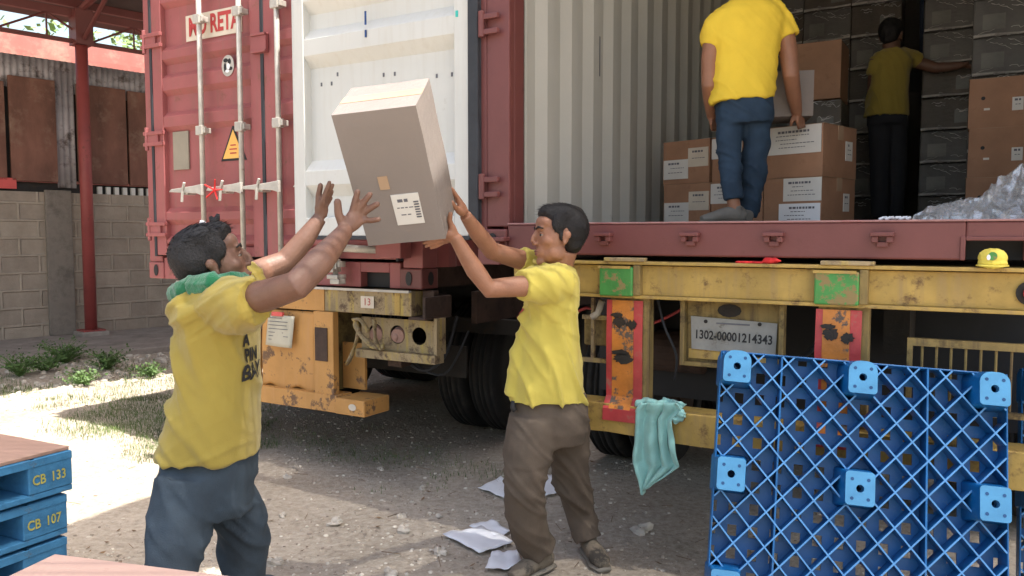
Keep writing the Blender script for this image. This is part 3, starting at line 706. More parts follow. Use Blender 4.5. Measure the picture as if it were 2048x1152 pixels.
# ================================================================= TRAILERS
def wheel(parent, u, v, z=0.49, r=0.49, w_=0.23):
    m = MB(); prof = [(-w_ / 2, r * 0.62), (-w_ / 2, r * 0.86), (-w_ * 0.42, r * 0.965), (-0.078, r), (-0.073, r - 0.02), (-0.062, r - 0.02), (-0.057, r), (-0.028, r), (-0.023, r - 0.02), (-0.012, r - 0.02), (-0.007, r), (0.007, r), (0.012, r - 0.02), (0.023, r - 0.02), (0.028, r), (0.057, r), (0.062, r - 0.02), (0.073, r - 0.02), (0.078, r), (w_ * 0.42, r * 0.965), (w_ / 2, r * 0.86), (w_ / 2, r * 0.62)]
    n = 40; b = 0
    for x, rr in prof:
        for j in range(n):
            t = 2 * math.pi * j / n; m.v.append(V((u + x, v + rr * math.cos(t), z + rr * math.sin(t))))
    k = len(prof)
    for i in range(k):
        for j in range(n):
            m.f.append((i * n + j, i * n + (j + 1) % n, ((i + 1) % k) * n + (j + 1) % n, ((i + 1) % k) * n + j))
    t = m.build("tyre", M['tyre'], parent, 0, True)
    m = MB(); m.tube([(u - w_ * 0.42, v, z), (u + w_ * 0.42, v, z)], r * 0.63, 28); m.tube([(u - w_ * 0.5, v, z), (u + w_ * 0.5, v, z)], r * 0.2, 14)
    m.build("rim", M['darkbrown'], t)
lt = empty("truck_trailer", (LCO.x, LCO.y, 0), RYAW); tag(lt, "worn orange and tan trailer with a pinned notice, carrying the closed red container", "trailer")
bx((0.36, -0.03, 0.985), (2.38, 0.12, 1.128)).build("rear_beam", M['olddirt'], lt, 0.006)
bx((0.36, -0.055, 1.120), (2.38, -0.03, 1.134)).build("beam_lip", M['galv'], lt)
bx((0.36, -0.036, 0.987), (uL(655), -0.031, 1.119)).build("orange_patch", M['orange'], lt)
bx((uL(795), -0.034, 0.99), (2.30, -0.0305, 1.115)).build("yellow_patch", M['yellow'], lt)
text("13", 0.06, M['redink'], lt, (2.06, -0.0385, 1.055), name="lettering")
bx((2.01, -0.0365, 1.02), (2.11, -0.0350, 1.09)).build("number_patch", M['cream'], lt)
mb = MB(); mb.box((2.38, -0.06, 0.97), (2.50, 0.2, 0.985)); mb.box((2.48, -0.06, 0.985), (2.50, 0.2, 1.10)); mb.box((2.40, 0.05, 0.985), (2.48, 0.1, 1.13)); mb.build("end_bracket", M['darkbrown'], lt, 0.004)
# orange mud panel: dented sheet
g = MB(); nu, nz_ = 24, 26; a0, a1, z0, z1 = 1.16, 1.625, 0.47, 0.975
for j in range(nz_ + 1):
    for i in range(nu + 1):
        uu = a0 + (a1 - a0) * i / nu; zz = z0 + (z1 - z0) * j / nz_
        if j < 7: zz += 0.02 * math.sin(i * 0.5)
        yy = -0.02 + 0.02 * noise.noise(V((uu * 5, zz * 3.2, 1))) + 0.03 * max(0, (0.62 - zz)) * math.sin(uu * 22)
        g.v.append(V((uu, yy, zz)))
for j in range(nz_):
    for i in range(nu): g.f.append((j * (nu + 1) + i, j * (nu + 1) + i + 1, (j + 1) * (nu + 1) + i + 1, (j + 1) * (nu + 1) + i))
o = g.build("mud_panel", M['orange'], lt, 0, True); sm = o.modifiers.new("t", 'SOLIDIFY'); sm.thickness = 0.006
bx((1.16, 0.0, 0.47), (1.18, 0.3, 0.98)).build("side_panel", M['orange'], lt)
bx((0.36, -0.02, 0.47), (1.12, 0.01, 0.98)).build("mud_panel", M['orange'], lt, 0.004)
bx((1.64, -0.05, 0.47), (1.80, 0.0, 0.984)).build("upright", M['orange'], lt, 0.005)
bx((1.655, -0.056, 0.68), (1.755, -0.0505, 0.885)).build("worn_patch", M['darkbrown'], lt)
bx((1.66, 0.0, 0.47), (1.68, 0.35, 0.98)).build("upright_web", M['yellowdark'], lt)
mb = MB(); mb.box((1.72, 0.12, 0.49), (1.90, 0.14, 0.78)); mb.build("inner_gusset", M['orange'], lt)
mb = MB(); mb.box((0.36, -0.06, 0.37), (1.83, 0.08, 0.478)); mb.build("bumper", M['orange'], lt, 0.006)
bx((1.832, -0.075, 0.372), (2.06, 0.16, 0.47)).build("bumper_end", M['orange'], lt, 0.006)
mb = MB(); oval(mb, 1.97, -0.077, 0.425, 0.03, 0.02, 0.002); mb.build("chipped_sticker", M['cream'], lt)
nt_ = MB(); g = nt_
for j in range(9):
    for i in range(9):
        uu = 1.235 + 0.23 * i / 8; zz = 0.75 + 0.20 * j / 8
        g.v.append(V((uu + 0.02 * (j / 8), -0.055 - 0.012 * math.sin(i / 8 * 3.14) - 0.01 * (1 - j / 8), zz - 0.008 * (i / 8))))
for j in range(8):
    for i in range(8): g.f.append((j * 9 + i, j * 9 + i + 1, (j + 1) * 9 + i + 1, (j + 1) * 9 + i))
o = g.build("paper_notice", mat('aged_notice_paper', (0.50, 0.46, 0.36), 0.8, 0.08), lt, 0, True); o.modifiers.new("t", 'SOLIDIFY').thickness = 0.002
for i in range(7):
    zz = 0.925 - i * 0.023; wd = (0.12, 0.17, 0.16, 0.17, 0.13, 0.17, 0.09)[i]
    bx((1.27, -0.0715, zz), (1.27 + wd, -0.0705, zz + 0.004)).build("print_line", M['ink'], o)
bx((1.30, -0.075, 0.94), (1.40, -0.058, 0.965)).build("orange_clip", M['brightred'], lt)
# lamp bracket with three round holes
br = MB(); us = (2.04, 2.205, 2.365)
plate0, plate1, pz0, pz1, py_ = 1.93, 2.50, 0.765, 0.955, 0.06
cells = []
segs = 28
def plate_with_holes(mb, x0, x1, z0, z1, y, th, holes):
    """holes = [(cx, cz, r)], each in its own vertical strip"""
    edges = [x0] + [(holes[i][0] + holes[i + 1][0]) / 2 for i in range(len(holes) - 1)] + [x1]
    for k, (cx, cz, r) in enumerate(holes):
        a, b = edges[k], edges[k + 1]; n = 24; inn = []; out = []
        for i in range(n):
            t = 2 * math.pi * i / n + math.pi / 4; c, s = math.cos(t), math.sin(t)
            inn.append((cx + r * c, cz + r * s))
            sx = ((b - cx) if c > 0 else (cx - a)) / max(abs(c), 1e-6); sz = ((z1 - cz) if s > 0 else (cz - z0)) / max(abs(s), 1e-6)
            q = min(sx, sz); out.append((cx + q * c, cz + q * s))
        # snap corners
        for cxn, czn in ((a, z0), (b, z0), (a, z1), (b, z1)):
            j = min(range(n), key=lambda i: (out[i][0] - cxn) ** 2 + (out[i][1] - czn) ** 2); out[j] = (cxn, czn)
        base = len(mb.v)
        for yy in (y, y + th):
            mb.v += [V((p[0], yy, p[1])) for p in out] + [V((p[0], yy, p[1])) for p in inn]
        for i in range(n):
            j = (i + 1) % n
            mb.f += [(base + i, base + j, base + n + j, base + n + i), (base + 2 * n + i, base + 3 * n + i, base + 3 * n + j, base + 2 * n + j),
                     (base + n + i, base + n + j, base + 3 * n + j, base + 3 * n + i)]
plate_with_holes(br, plate0, plate1, pz0, pz1, py_, 0.008, [(us[0], 0.865, 0.052), (us[1], 0.862, 0.055), (us[2], 0.862, 0.052)])
br.box((plate0, py_ - 0.06, pz0 - 0.05), (plate1 + 0.02, py_ + 0.03, pz0)); br.box((plate1, py_ - 0.04, pz0), (plate1 + 0.02, py_ + 0.05, pz1 + 0.02))
br.build("lamp_bracket", M['olddirt'], lt, 0.002)
for i, u in enumerate(us[:2]):
    m = MB(); m.tube([(u, py_ + 0.03, 0.86), (u + 0.01, py_ - 0.012, 0.855)], [0.05, 0.042], 18); m.ell((u - 0.01, py_ - 0.01, 0.85), (0.024, 0.012, 0.03)); m.build("broken_lamp", M['lamp'], lt, 0.003)
for pts in ([(1.94, 0.0, 0.95), (1.97, -0.03, 0.90), (2.02, -0.03, 0.84), (2.10, -0.02, 0.79), (2.16, -0.01, 0.80)], [(2.09, -0.01, 0.95), (2.11, -0.03, 0.88), (2.12, -0.03, 0.82), (2.16, -0.02, 0.78)],
            [(1.99, -0.03, 0.90), (1.96, -0.03, 0.80), (1.93, -0.04, 0.72), (1.90, -0.04, 0.67)], [(1.93, 0.0, 0.94), (2.02, -0.05, 0.95), (2.07, -0.04, 0.88)]):
    pts = curve_pts(pts, 4); m = MB(); m.tube(pts, [(0.014 + 0.012 * abs(noise.noise(V((q.x * 30, q.z * 30, 1)))) * 2, 0.007 + 0.004 * math.sin(i)) for i, q in enumerate(pts)], 8); m.build("hanging_rag", M['olddirt'], lt, 0, True)
mb = MB(); mb.box((1.75, 0.35, 0.95), (1.83, 9, 1.12)); mb.box((0.65, 0.35, 0.95), (0.73, 9, 1.12)); mb.box((0.4, 0.15, 0.98), (2.40, 0.3, 1.10)); mb.build("chassis_rail", M['dark'], lt)
bx((0.4, 0.5, 0.55), (2.4, 0.52, 0.75)).build("cross_plate", M['dark'], lt)
for v_ in (1.45, 2.75):
    for u in (0.12, 0.39, 1.93, 2.20): wheel(lt, u, v_)
    MB().tube([(0.3, v_, 0.49), (2.1, v_, 0.49)], 0.07, 12).build("axle", M['dark'], lt)
bx((0.30, 3.4, 0.30), (0.33, 9.0, 0.98)).build("light_block_guard", M['dark'], lt)  # guard added out of view to block light under the trailer
bx((0.4, 3.3, 0.25), (2.3, 3.33, 0.98)).build("cross_plate", M['dark'], lt)
bx((2.00, 0.78, 0.80), (2.62, 0.83, 0.90)).build("mudguard_bar", M['dark'], lt, 0.004)
bx((2.44, 0.5, 0.90), (2.48, 2.6, 1.10)).build("side_rail", M['darkbrown'], lt)
bx((2.1, 0.1, 0.0 + 0.66), (2.2, 0.2, 0.66 + 0.04)).build("stub", M['darkbrown'], lt)
for v_ in (5.6,):
    MB().tube([(0.9, v_, 0.0), (0.9, v_, 1.0)], 0.06, 8).build("landing_leg", M['dark'], lt)
    MB().tube([(1.6, v_, 0.0), (1.6, v_, 1.0)], 0.06, 8).build("landing_leg", M['dark'], lt)

rt = empty("truck_trailer", (RCO.x, RCO.y, 0), RYAW); tag(rt, "yellow trailer with green brackets, orange reflector uprights and number plate, under the open container", "trailer")
mb = MB(); mb.box((0.19, 0.0, 1.19), (2.62, 0.012, 1.318)); mb.box((0.19, -0.035, 1.322), (2.62, 0.12, 1.336)); mb.box((0.19, -0.03, 1.176), (2.62, 0.12, 1.19)); mb.box((0.19, 0.012, 1.19), (0.2, 0.12, 1.32))
mb.build("rear_beam", M['yellow'], rt, 0.003)
for (a, b) in ((1207, 1273), (1633, 1722)):
    ua, ub = uR(a), uR(b)
    g_ = MB(); g_.box((ua, -0.048, 1.185), (ub, -0.002, 1.312)); gg = g_.build("twist_lock_box", M['green'], rt, 0.007)
    bx((ua - 0.004, -0.052, 1.305), (ub - 0.01, -0.044, 1.316)).build("worn_edge", M['yellow'], gg)
    bx((ub, -0.04, 1.19), (ub + 0.03, 0.0, 1.32)).build("flange", M['yellowdark'], gg, 0.003)
    bx((ua + 0.02, -0.045, 1.336), (ub + 0.05, 0.0, 1.352)).build("top_pad", M['olddirt'], gg, 0.003)
for k, (ua, ub) in enumerate(((0.675, 0.842), (1.548, 1.715))):
    m = MB(); m.box((ua + 0.01, 0.0, 0.70), (ub + 0.025, 0.06, 1.178)); up_ = m.build("upright", M['yellowdark'], rt, 0.004)
    m = MB(); n = 14
    zb_ = 0.635
    prof = [(zb_, -0.048), (0.69, -0.05), (0.715, -0.035), (0.74, -0.012), (1.0, -0.016), (1.165, -0.012)]
    def strip(x0, x1, off, mm, nm, wob):
        s_ = MB(); 
        for (z, y) in prof:
            j = wob * noise.noise(V((z * 9, x0 * 4, k * 3)))
            s_.v += [V((x0 + j, y - off, z)), V((x1 + j * 0.3, y - off, z)), V((x1 + j * 0.3, y - off + 0.006, z)), V((x0 + j, y - off + 0.006, z))]
        for i in range(len(prof) - 1):
            a = i * 4; b = a + 4
            for q in range(4): s_.f.append((a + q, a + (q + 1) % 4, b + (q + 1) % 4, b + q))
        s_.f += [(0, 1, 2, 3), (len(s_.v) - 1, len(s_.v) - 2, len(s_.v) - 3, len(s_.v) - 4)]
        return s_.build(nm, mm, up_)
    strip(ua, ub, 0.0, M['redrefl'], "red_reflector", 0.012)
    strip(ua + 0.028, ub - 0.04, 0.004, M['orrefl'], "orange_reflector", 0.006)
    bx((ua + 0.002, -0.058, zb_ + 0.002), (ub - 0.002, -0.0525, 0.69)).build("red_foot", M['redrefl'], up_)
    for (cx, cz, rx, rz2) in ((0.06, 1.07, 0.03, 0.022), (0.12, 1.06, 0.022, 0.02), (0.05, 1.10, 0.028, 0.01), (0.08, 0.91, 0.05, 0.022), (0.07, 0.935, 0.04, 0.012)):
        m = MB(); nn_ = 22; m.prism([(ua + cx + rx * math.cos(6.2832 * i / nn_) * (1 + 0.75 * noise.noise(V((i * 0.9, cz * 30, k * 7)))), cz + rz2 * math.sin(6.2832 * i / nn_) * (1 + 0.75 * noise.noise(V((i * 0.9, 5, cz * 30 + k))))) for i in range(nn_)], -0.0235, -0.0215); m.build("scrape", M['dark'], up_)
# number plate box
pa, pb = uR(1358), uR(1568)
m = MB(); m.box((pa, 0.02, 0.895), (pa + 0.02, 0.07, 1.176)); m.box((pb - 0.02, 0.02, 0.895), (pb, 0.07, 1.176)); m.box((pa + 0.02, 0.02, 0.895), (pb - 0.02, 0.07, 0.912)); m.box((pa + 0.02, 0.06, 0.912), (pb - 0.02, 0.07, 1.176))
ph = m.build("plate_holder", M['yellowdark'], rt, 0.003)
bx((pa + 0.03, 0.052, 0.925), (pb - 0.04, 0.06, 0.965)).build("yellow_strip", M['yellow'], ph)
m = MB(); m.prism([(pa + 0.045, 0.966), (pa + 0.20, 0.962), (pb - 0.045, 0.955), (pb - 0.035, 0.97), (pb - 0.03, 1.093), (pa + 0.27, 1.098), (pa + 0.04, 1.106)], 0.045, 0.049)
pl = m.build("number_plate", M['plate'], rt)
text("1302-00001214343", 0.052, M['black'], pl, ((pa + pb) / 2 + 0.005, 0.0435, 1.025), rot=(math.pi / 2, R(1.2), 0), bold=0.0012, sx=0.80)
bx((pa + 0.15, 0.0425, 1.078), (pb - 0.14, 0.0445, 1.084)).build("print_line", M['ink'], pl)
for q in (pa + 0.105, pb - 0.10):
    m = MB(); oval(m, q, 0.0445, 1.086, 0.008, 0.008, 0.003, 10); m.build("bolt", M['dark'], pl)
m = MB(); oval(m, pa + 0.20, 0.06, 1.135, 0.05, 0.028, 0.004, 12); m.build("grease_patch", M['dark'], ph)
# bumper, sagging slightly
m = MB(); n = 16
for i in range(n + 1):
    u = 0.42 + (2.62 - 0.42) * i / n; sag = 0.008 * math.sin(i * 0.9) + 0.006 * noise.noise(V((u * 3, 0, 0)))
    m.v += [V((u, -0.04, 0.572 + sag)), V((u, -0.045, 0.705 + sag * 0.4)), V((u, 0.07, 0.712 + sag * 0.4)), V((u, 0.07, 0.572 + sag))]
for i in range(n):
    a = i * 4; b = a + 4
    for q in range(4): m.f.append((a + q, a + (q + 1) % 4, b + (q + 1) % 4, b + q))
m.f += [(0, 1, 2, 3), (n * 4 + 3, n * 4 + 2, n * 4 + 1, n * 4)]
m.build("bumper", M['yellow'], rt, 0.003)
# ladder grille at the right
m = MB(); g0, g1 = uR(1818), 2.6
m.box((g0, 0.03, 1.04), (g1, 0.06, 1.068)); m.box((g0, 0.03, 0.80), (g1, 0.06, 0.82)); m.box((g0, 0.03, 0.82), (g0 + 0.018, 0.06, 1.04))
x = g0 + 0.05
while x < g1: m.tube([(x, 0.045, 0.82), (x, 0.045, 1.04)], 0.005, 6); x += 0.047
m.build("ladder_grille", M['yellowdark'], rt)
m = MB(); m.tube([(2.245, -0.012, 1.25), (2.245, 0.0, 1.25)], 0.042, 20); lm = m.build("tail_lamp", M['dark'], rt)
m = MB(); m.tube([(2.25, -0.03, 1.25), (2.25, -0.0125, 1.25)], 0.026, 18); m.build("lamp_lens", M['lens'], lm, 0.004)
# bits between the upright and the man
m = MB(); m.box((0.50, 0.10, 1.06), (0.68, 0.12, 1.08)); m.box((0.50, 0.10, 0.86), (0.68, 0.12, 0.88)); m.box((0.545, 0.10, 0.86), (0.56, 0.12, 1.16)); m.build("side_frame", M['olddirt'], rt)
bx((0.48, 0.16, 0.93), (0.68, 0.32, 1.06)).build("battery_box", M['yellowdark'], rt, 0.01)
MB().tube([(0.60, 0.1, 1.15), (0.58, 0.1, 1.09), (0.55, 0.1, 1.07)], 0.016, 8).build("pipe", M['galv'], rt, 0, True)
m = MB(); m.box((0.55, 0.42, 0.95), (0.65, 10, 1.199)); m.box((1.75, 0.42, 0.95), (1.85, 10, 1.199)); m.box((0.3, 0.2, 1.2), (2.4, 0.32, 1.34)); m.box((0.3, 0.4, 1.20), (2.35, 11, 1.352)); m.build("chassis_rail", M['dark'], rt)
bx((2.44, 3.5, 0.30), (2.47, 9.0, 1.15)).build("light_block_guard", M['dark'], rt)  # added guard, keeps sunlight out from beneath this trailer
bx((0.3, 3.45, 0.25), (2.4, 3.48, 1.15)).build("cross_plate", M['dark'], rt)
bx((0.3, 0.75, 0.6), (2.4, 0.78, 1.15)).build("mud_flap", M['black'], rt)
for v_ in (1.62, 2.95):
    for u in (0.10, 0.38, 2.05, 2.33): wheel(rt, u, v_)
    MB().tube([(0.3, v_, 0.49), (2.2, v_, 0.49)], 0.07, 12).build("axle", M['dark'], rt)
for (nm_, pts_, r_h, mm_) in (("air_hose", [(0.9, 0.3, 1.18), (0.98, 0.25, 1.0), (1.1, 0.28, 0.88), (1.3, 0.33, 0.84), (1.5, 0.3, 0.98), (1.52, 0.3, 1.18)], 0.010, 'rubber'),
                     ("cable", [(0.3, 0.25, 1.18), (0.4, 0.2, 1.08), (0.5, 0.2, 1.1), (0.66, 0.22, 1.0), (0.9, 0.3, 1.1), (0.95, 0.3, 1.18)], 0.007, 'redrefl'),
                     ("cable", [(0.86, 0.12, 1.17), (0.90, 0.1, 1.05), (0.95, 0.12, 0.92), (0.93, 0.16, 0.80)], 0.006, 'rubber')):
    MB().tube(curve_pts(pts_), r_h, 8).build(nm_, M[mm_], rt, 0, True)
MB().tube([(0.45, 0.72, 0.85), (0.9, 0.72, 0.85)], 0.11, 20).build("air_tank", M['darkbrown'], rt, 0.01)
for (nm_, pts_, r_h) in (("air_hose", [(1.9, 0.3, 0.98), (2.0, 0.25, 0.8), (2.2, 0.28, 0.62), (2.35, 0.33, 0.7), (2.4, 0.4, 0.95)], 0.010), ("air_hose", [(1.95, 0.4, 0.98), (2.1, 0.3, 0.7), (2.3, 0.4, 0.58), (2.42, 0.5, 0.85)], 0.008)):
    MB().tube(curve_pts(pts_), r_h, 8).build(nm_, M['rubber'], lt, 0, True)
for u_ in (0.8, 1.7):
    MB().tube([(u_, 5.6, 0.0), (u_, 5.6, 1.1)], 0.06, 8).build("landing_leg", M['dark'], rt)

#PART2
# ================================================================= THROWN BOX AND CARTONS
def carton(name, w_, d, h, body, labels=(), tape=True, m=None):
    """box with origin at the middle of its base; labels = [(face, x0, x1, z0, z1, material, lines)]"""
    root = empty(name)
    b = MB(); b.box((-w_ / 2, -d / 2, 0), (w_ / 2, d / 2, h)); bo = b.build("box_body", body, root)
    bm = bmesh.new(); bm.from_mesh(bo.data); bmesh.ops.subdivide_edges(bm, edges=bm.edges[:], cuts=9, use_grid_fill=True)
    sd = len(bpy.data.meshes) * 3.7
    for v in bm.verts:
        q = V((v.co.x * 7 + sd, v.co.y * 7, v.co.z * 7)); edge = sum((abs(abs(v.co.x) - w_ / 2) < 1e-4, abs(abs(v.co.y) - d / 2) < 1e-4, v.co.z < 1e-4 or v.co.z > h - 1e-4))
        a_ = 0.0014 if edge < 2 else 0.0028
        v.co += V((noise.noise(q), noise.noise(q + V((9, 0, 0))), min(0, noise.noise(q + V((0, 9, 0)))))) * a_ - V((v.co.x, v.co.y, 0)) * (0.012 if edge >= 2 else 0)
    bm.to_mesh(bo.data); bm.free()
    if tape:
        t = MB(); t.box((-w_ / 2 - 0.0015, -0.03, h * 0.72), (w_ / 2 + 0.0015, 0.03, h + 0.002)); t.box((-0.002 - w_ / 2, -d / 2 + 0.004, h * 0.995), (w_ / 2 + 0.002, d / 2 - 0.004, h + 0.0008))
        t.build("tape", M['tape'], root)
    for (face, x0, x1, z0, z1, mm, ln) in labels:
        l = MB()
        if face == 'f': l.box((x0, -d / 2 - 0.0032, z0), (x1, -d / 2 + 0.002, z1))
        else: l.box((w_ / 2 - 0.001, x0, z0), (w_ / 2 + 0.003, x1, z1))
        lo = l.build("paper_label", mm, root)
        k = MB(); hgt = z1 - z0; random.seed(int((x0 + z0) * 1000) + ln)
        for i in range(ln):
            zz = z1 - hgt * (0.2 + 0.7 * i / max(1, ln)); th = 0.012 if i == 0 else 0.004
            xa = x0 + (x1 - x0) * random.uniform(0.12, 0.3); xb = x0 + (x1 - x0) * random.uniform(0.5, 0.9)
            xx = xa
            while xx < xb:
                wl = random.uniform(0.008, 0.02)
                if face == 'f': k.box((xx, -d / 2 - 0.004, zz - th / 2), (min(xx + wl, xb), -d / 2 - 0.0035, zz + th / 2))
                else: k.box((w_ / 2 + 0.0035, xx, zz - th / 2), (w_ / 2 + 0.004, min(xx + wl, xb), zz + th / 2))
                xx += wl + 0.005
        if ln: k.build("print_line", M['ink'], lo)
    return root
fly = carton("cardboard_box", BW, BD, BH, M['carton2'], [('f', -0.015, 0.085, 0.075, 0.195, M['label'], 3), ('f', -0.045, -0.01, 0.22, 0.27, M['tape'], 0)], tape=False)
bx((-BW / 2 + 0.002, -0.03, BH), (BW / 2 - 0.002, 0.03, BH + 0.0015)).build("tape", M['tape'], fly)
k = MB()
for i in range(7): k.box((0.062, -BD / 2 - 0.005, 0.10 + i * 0.010), (0.080, -BD / 2 - 0.0035, 0.105 + i * 0.010))
k.build("barcode", M['ink'], fly)
fly.matrix_world = BOXM @ Matrix.Translation((0, 0, -BH / 2))
tag(fly, "tall cardboard box tumbling in mid air between the two throwing men", "cardboard box")

# loose carton stack behind the man in the container: left faces run (-.67,.74) from the near corner
FZ = 1.502
cor = V((1.675, 4.35, FZ)); e1 = V((-0.67, 0.74, 0)).normalized(); e2 = V((0.74, 0.67, 0)).normalized()
syaw = math.atan2(-e1.y, -e1.x)
cw, cdp, ch = 0.35, 0.40, 0.265
c0 = carton("carton", cw, cdp, ch, M['carton'], [('f', -0.165, 0.02, 0.03, 0.15, M['label'], 3), ('f', 0.02, 0.165, 0.10, 0.215, M['cream'], 2), ('r', 0.05, 0.14, 0.10, 0.2, M['label'], 2)])
c1 = carton("carton", cw, cdp, ch, M['carton'], [('f', -0.175, 0.03, 0.135, 0.255, M['label'], 4), ('r', 0.04, 0.12, 0.08, 0.18, M['label'], 2)])
c2 = carton("carton", cw, cdp, ch, M['carton'], [('f', -0.16, 0.165, 0.12, 0.262, M['label'], 5), ('r', 0.06, 0.14, 0.09, 0.19, M['label'], 3)])
c3 = carton("carton", cw, cdp, ch, M['carton'], [('f', -0.05, 0.173, 0.135, 0.262, M['label'], 4), ('f', -0.075, 0.168, 0.003, 0.122, M['paper'], 4), ('r', 0.05, 0.12, 0.08, 0.18, M['label'], 2)])
specs = [(c0, 0, 2, 0, 'bottom carton with two labels at the left end of the labelled stack'),
         (c1, 0, 1, 0, 'bottom row carton of the labelled stack directly behind the jeans'),
         (c3, 0, 0, 0, 'bottom right carton of the labelled stack, large white sheet low on its front'),
         (copy_tree(c0), 1, 2, 0.01, 'topmost carton with white and cream labels at the left end of the labelled stack'),
         (copy_tree(c1), 1, 1, 0.0, 'carton in the upper row of the labelled stack, right of the knee of the man'),
         (c2, 1, 0, 0, 'upper right carton of the labelled stack with a torn white label along its top edge')]
for (c, row, k, j, lab) in specs:
    p = cor + e1 * (cw * (k + 0.5) + 0.004 * k + j) + e2 * (cdp / 2 + 0.01 * random.uniform(0, 1) * (k > 0)) + V((0, 0, row * (ch + 0.003)))
    c.location = p; c.rotation_euler = (0, 0, syaw + random.uniform(-0.01, 0.01)); tag(c, lab, "carton", "labelled cartons stacked behind the man in the container")
specs[5][0].location += V((0, 0, 0)); specs[5][0].scale = (1.0, 1.02, 1.07)

# brown cartons at the right wall
b0 = carton("carton", 0.40, 0.38, 0.285, M['carton'], [('f', 0.02, 0.075, 0.09, 0.165, M['label'], 2), ('f', -0.12, -0.09, 0.10, 0.112, M['label'], 0)])
m_ = MB(); oval(m_, -0.125, -0.192, 0.17, 0.011, 0.011, 0.001, 10); m_.build("hole", M['black'], b0)
labs = ("bottom brown carton by the right wall, half behind the plastic film", "middle brown carton of the three stacked by the right wall, just above the film", "topmost brown carton of the three stacked by the right wall")
for i in range(3):
    c = b0 if i == 0 else copy_tree(b0)
    c.location = RC(2.20 + 0.006 * (i == 1), 2.40, FZ + i * 0.287); c.rotation_euler = (0, 0, RYAW)
    tag(c, labs[i], "carton", "brown cartons stacked by the right wall of the container")

# film wrapped stacks in the dark
wp = {}
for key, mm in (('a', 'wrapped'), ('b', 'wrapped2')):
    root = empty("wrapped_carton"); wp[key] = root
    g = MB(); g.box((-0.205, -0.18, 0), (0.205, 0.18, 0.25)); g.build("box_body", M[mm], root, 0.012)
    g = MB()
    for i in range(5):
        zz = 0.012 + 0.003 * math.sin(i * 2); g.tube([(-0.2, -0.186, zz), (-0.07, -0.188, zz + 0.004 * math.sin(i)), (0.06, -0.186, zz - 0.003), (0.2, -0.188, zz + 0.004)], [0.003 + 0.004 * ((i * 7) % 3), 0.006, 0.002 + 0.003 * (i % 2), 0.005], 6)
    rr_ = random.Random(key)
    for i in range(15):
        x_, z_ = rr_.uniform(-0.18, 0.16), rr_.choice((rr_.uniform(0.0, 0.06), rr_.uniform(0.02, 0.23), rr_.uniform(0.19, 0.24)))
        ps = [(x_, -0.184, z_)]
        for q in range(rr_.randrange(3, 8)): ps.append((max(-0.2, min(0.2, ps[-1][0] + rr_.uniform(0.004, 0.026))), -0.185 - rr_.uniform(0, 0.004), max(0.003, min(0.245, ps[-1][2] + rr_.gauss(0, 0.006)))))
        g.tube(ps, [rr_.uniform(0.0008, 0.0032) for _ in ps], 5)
    g.build("film_glint_ridge", M['filmdim'], root)  # pale tubes painted in as glints on the film wrinkles
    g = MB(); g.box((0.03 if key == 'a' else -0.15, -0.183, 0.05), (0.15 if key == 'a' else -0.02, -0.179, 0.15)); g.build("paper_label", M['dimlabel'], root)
used = set(); ordw = ("first", "second", "third", "fourth", "fifth", "sixth", "seventh", "eighth", "ninth")
def wput(u, v, z, key, lab, grp, sx=1, sz=1):
    c = wp[key] if key not in used else copy_tree(wp[key]); used.add(key)
    c.location = RC(u, v, z); c.rotation_euler = (0, 0, RYAW + random.uniform(-0.015, 0.015)); c.scale = (sx, 1, sz); tag(c, lab, "carton", grp)
def tier(k, n): return "bottom" if k == 0 else "topmost" if k == n - 1 else ordw[k] + " from the floor"
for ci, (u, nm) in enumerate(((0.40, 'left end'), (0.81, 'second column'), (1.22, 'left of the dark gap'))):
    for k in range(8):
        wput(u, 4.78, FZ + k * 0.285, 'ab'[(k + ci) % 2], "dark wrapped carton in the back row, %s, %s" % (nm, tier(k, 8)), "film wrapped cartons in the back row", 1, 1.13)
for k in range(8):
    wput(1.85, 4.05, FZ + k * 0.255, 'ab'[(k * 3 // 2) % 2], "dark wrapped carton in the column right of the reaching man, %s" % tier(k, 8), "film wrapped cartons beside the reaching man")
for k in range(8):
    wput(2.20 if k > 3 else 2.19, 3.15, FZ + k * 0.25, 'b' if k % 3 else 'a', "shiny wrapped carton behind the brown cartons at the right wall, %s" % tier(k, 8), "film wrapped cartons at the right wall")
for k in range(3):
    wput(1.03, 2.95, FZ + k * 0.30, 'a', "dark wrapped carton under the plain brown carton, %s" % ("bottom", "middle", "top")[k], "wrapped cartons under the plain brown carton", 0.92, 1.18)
pc = carton("carton", 0.36, 0.36, 0.40, M['carton'], tape=False); pc.location = RC(1.03, 2.95, FZ + 0.905); pc.rotation_euler = (0, 0, RYAW)
tag(pc, "plain dark brown carton on top of a stack behind the man with the box", "carton")
# the box the man in the container holds
hb = carton("cardboard_box", 0.30, 0.28, 0.24, M['carton2'], tape=True); hb.location = P(1562, 240, 4.50) ; hb.rotation_euler = (0, 0, R(-12))
tag(hb, "dull brown box held low by the man standing in the container", "cardboard box")

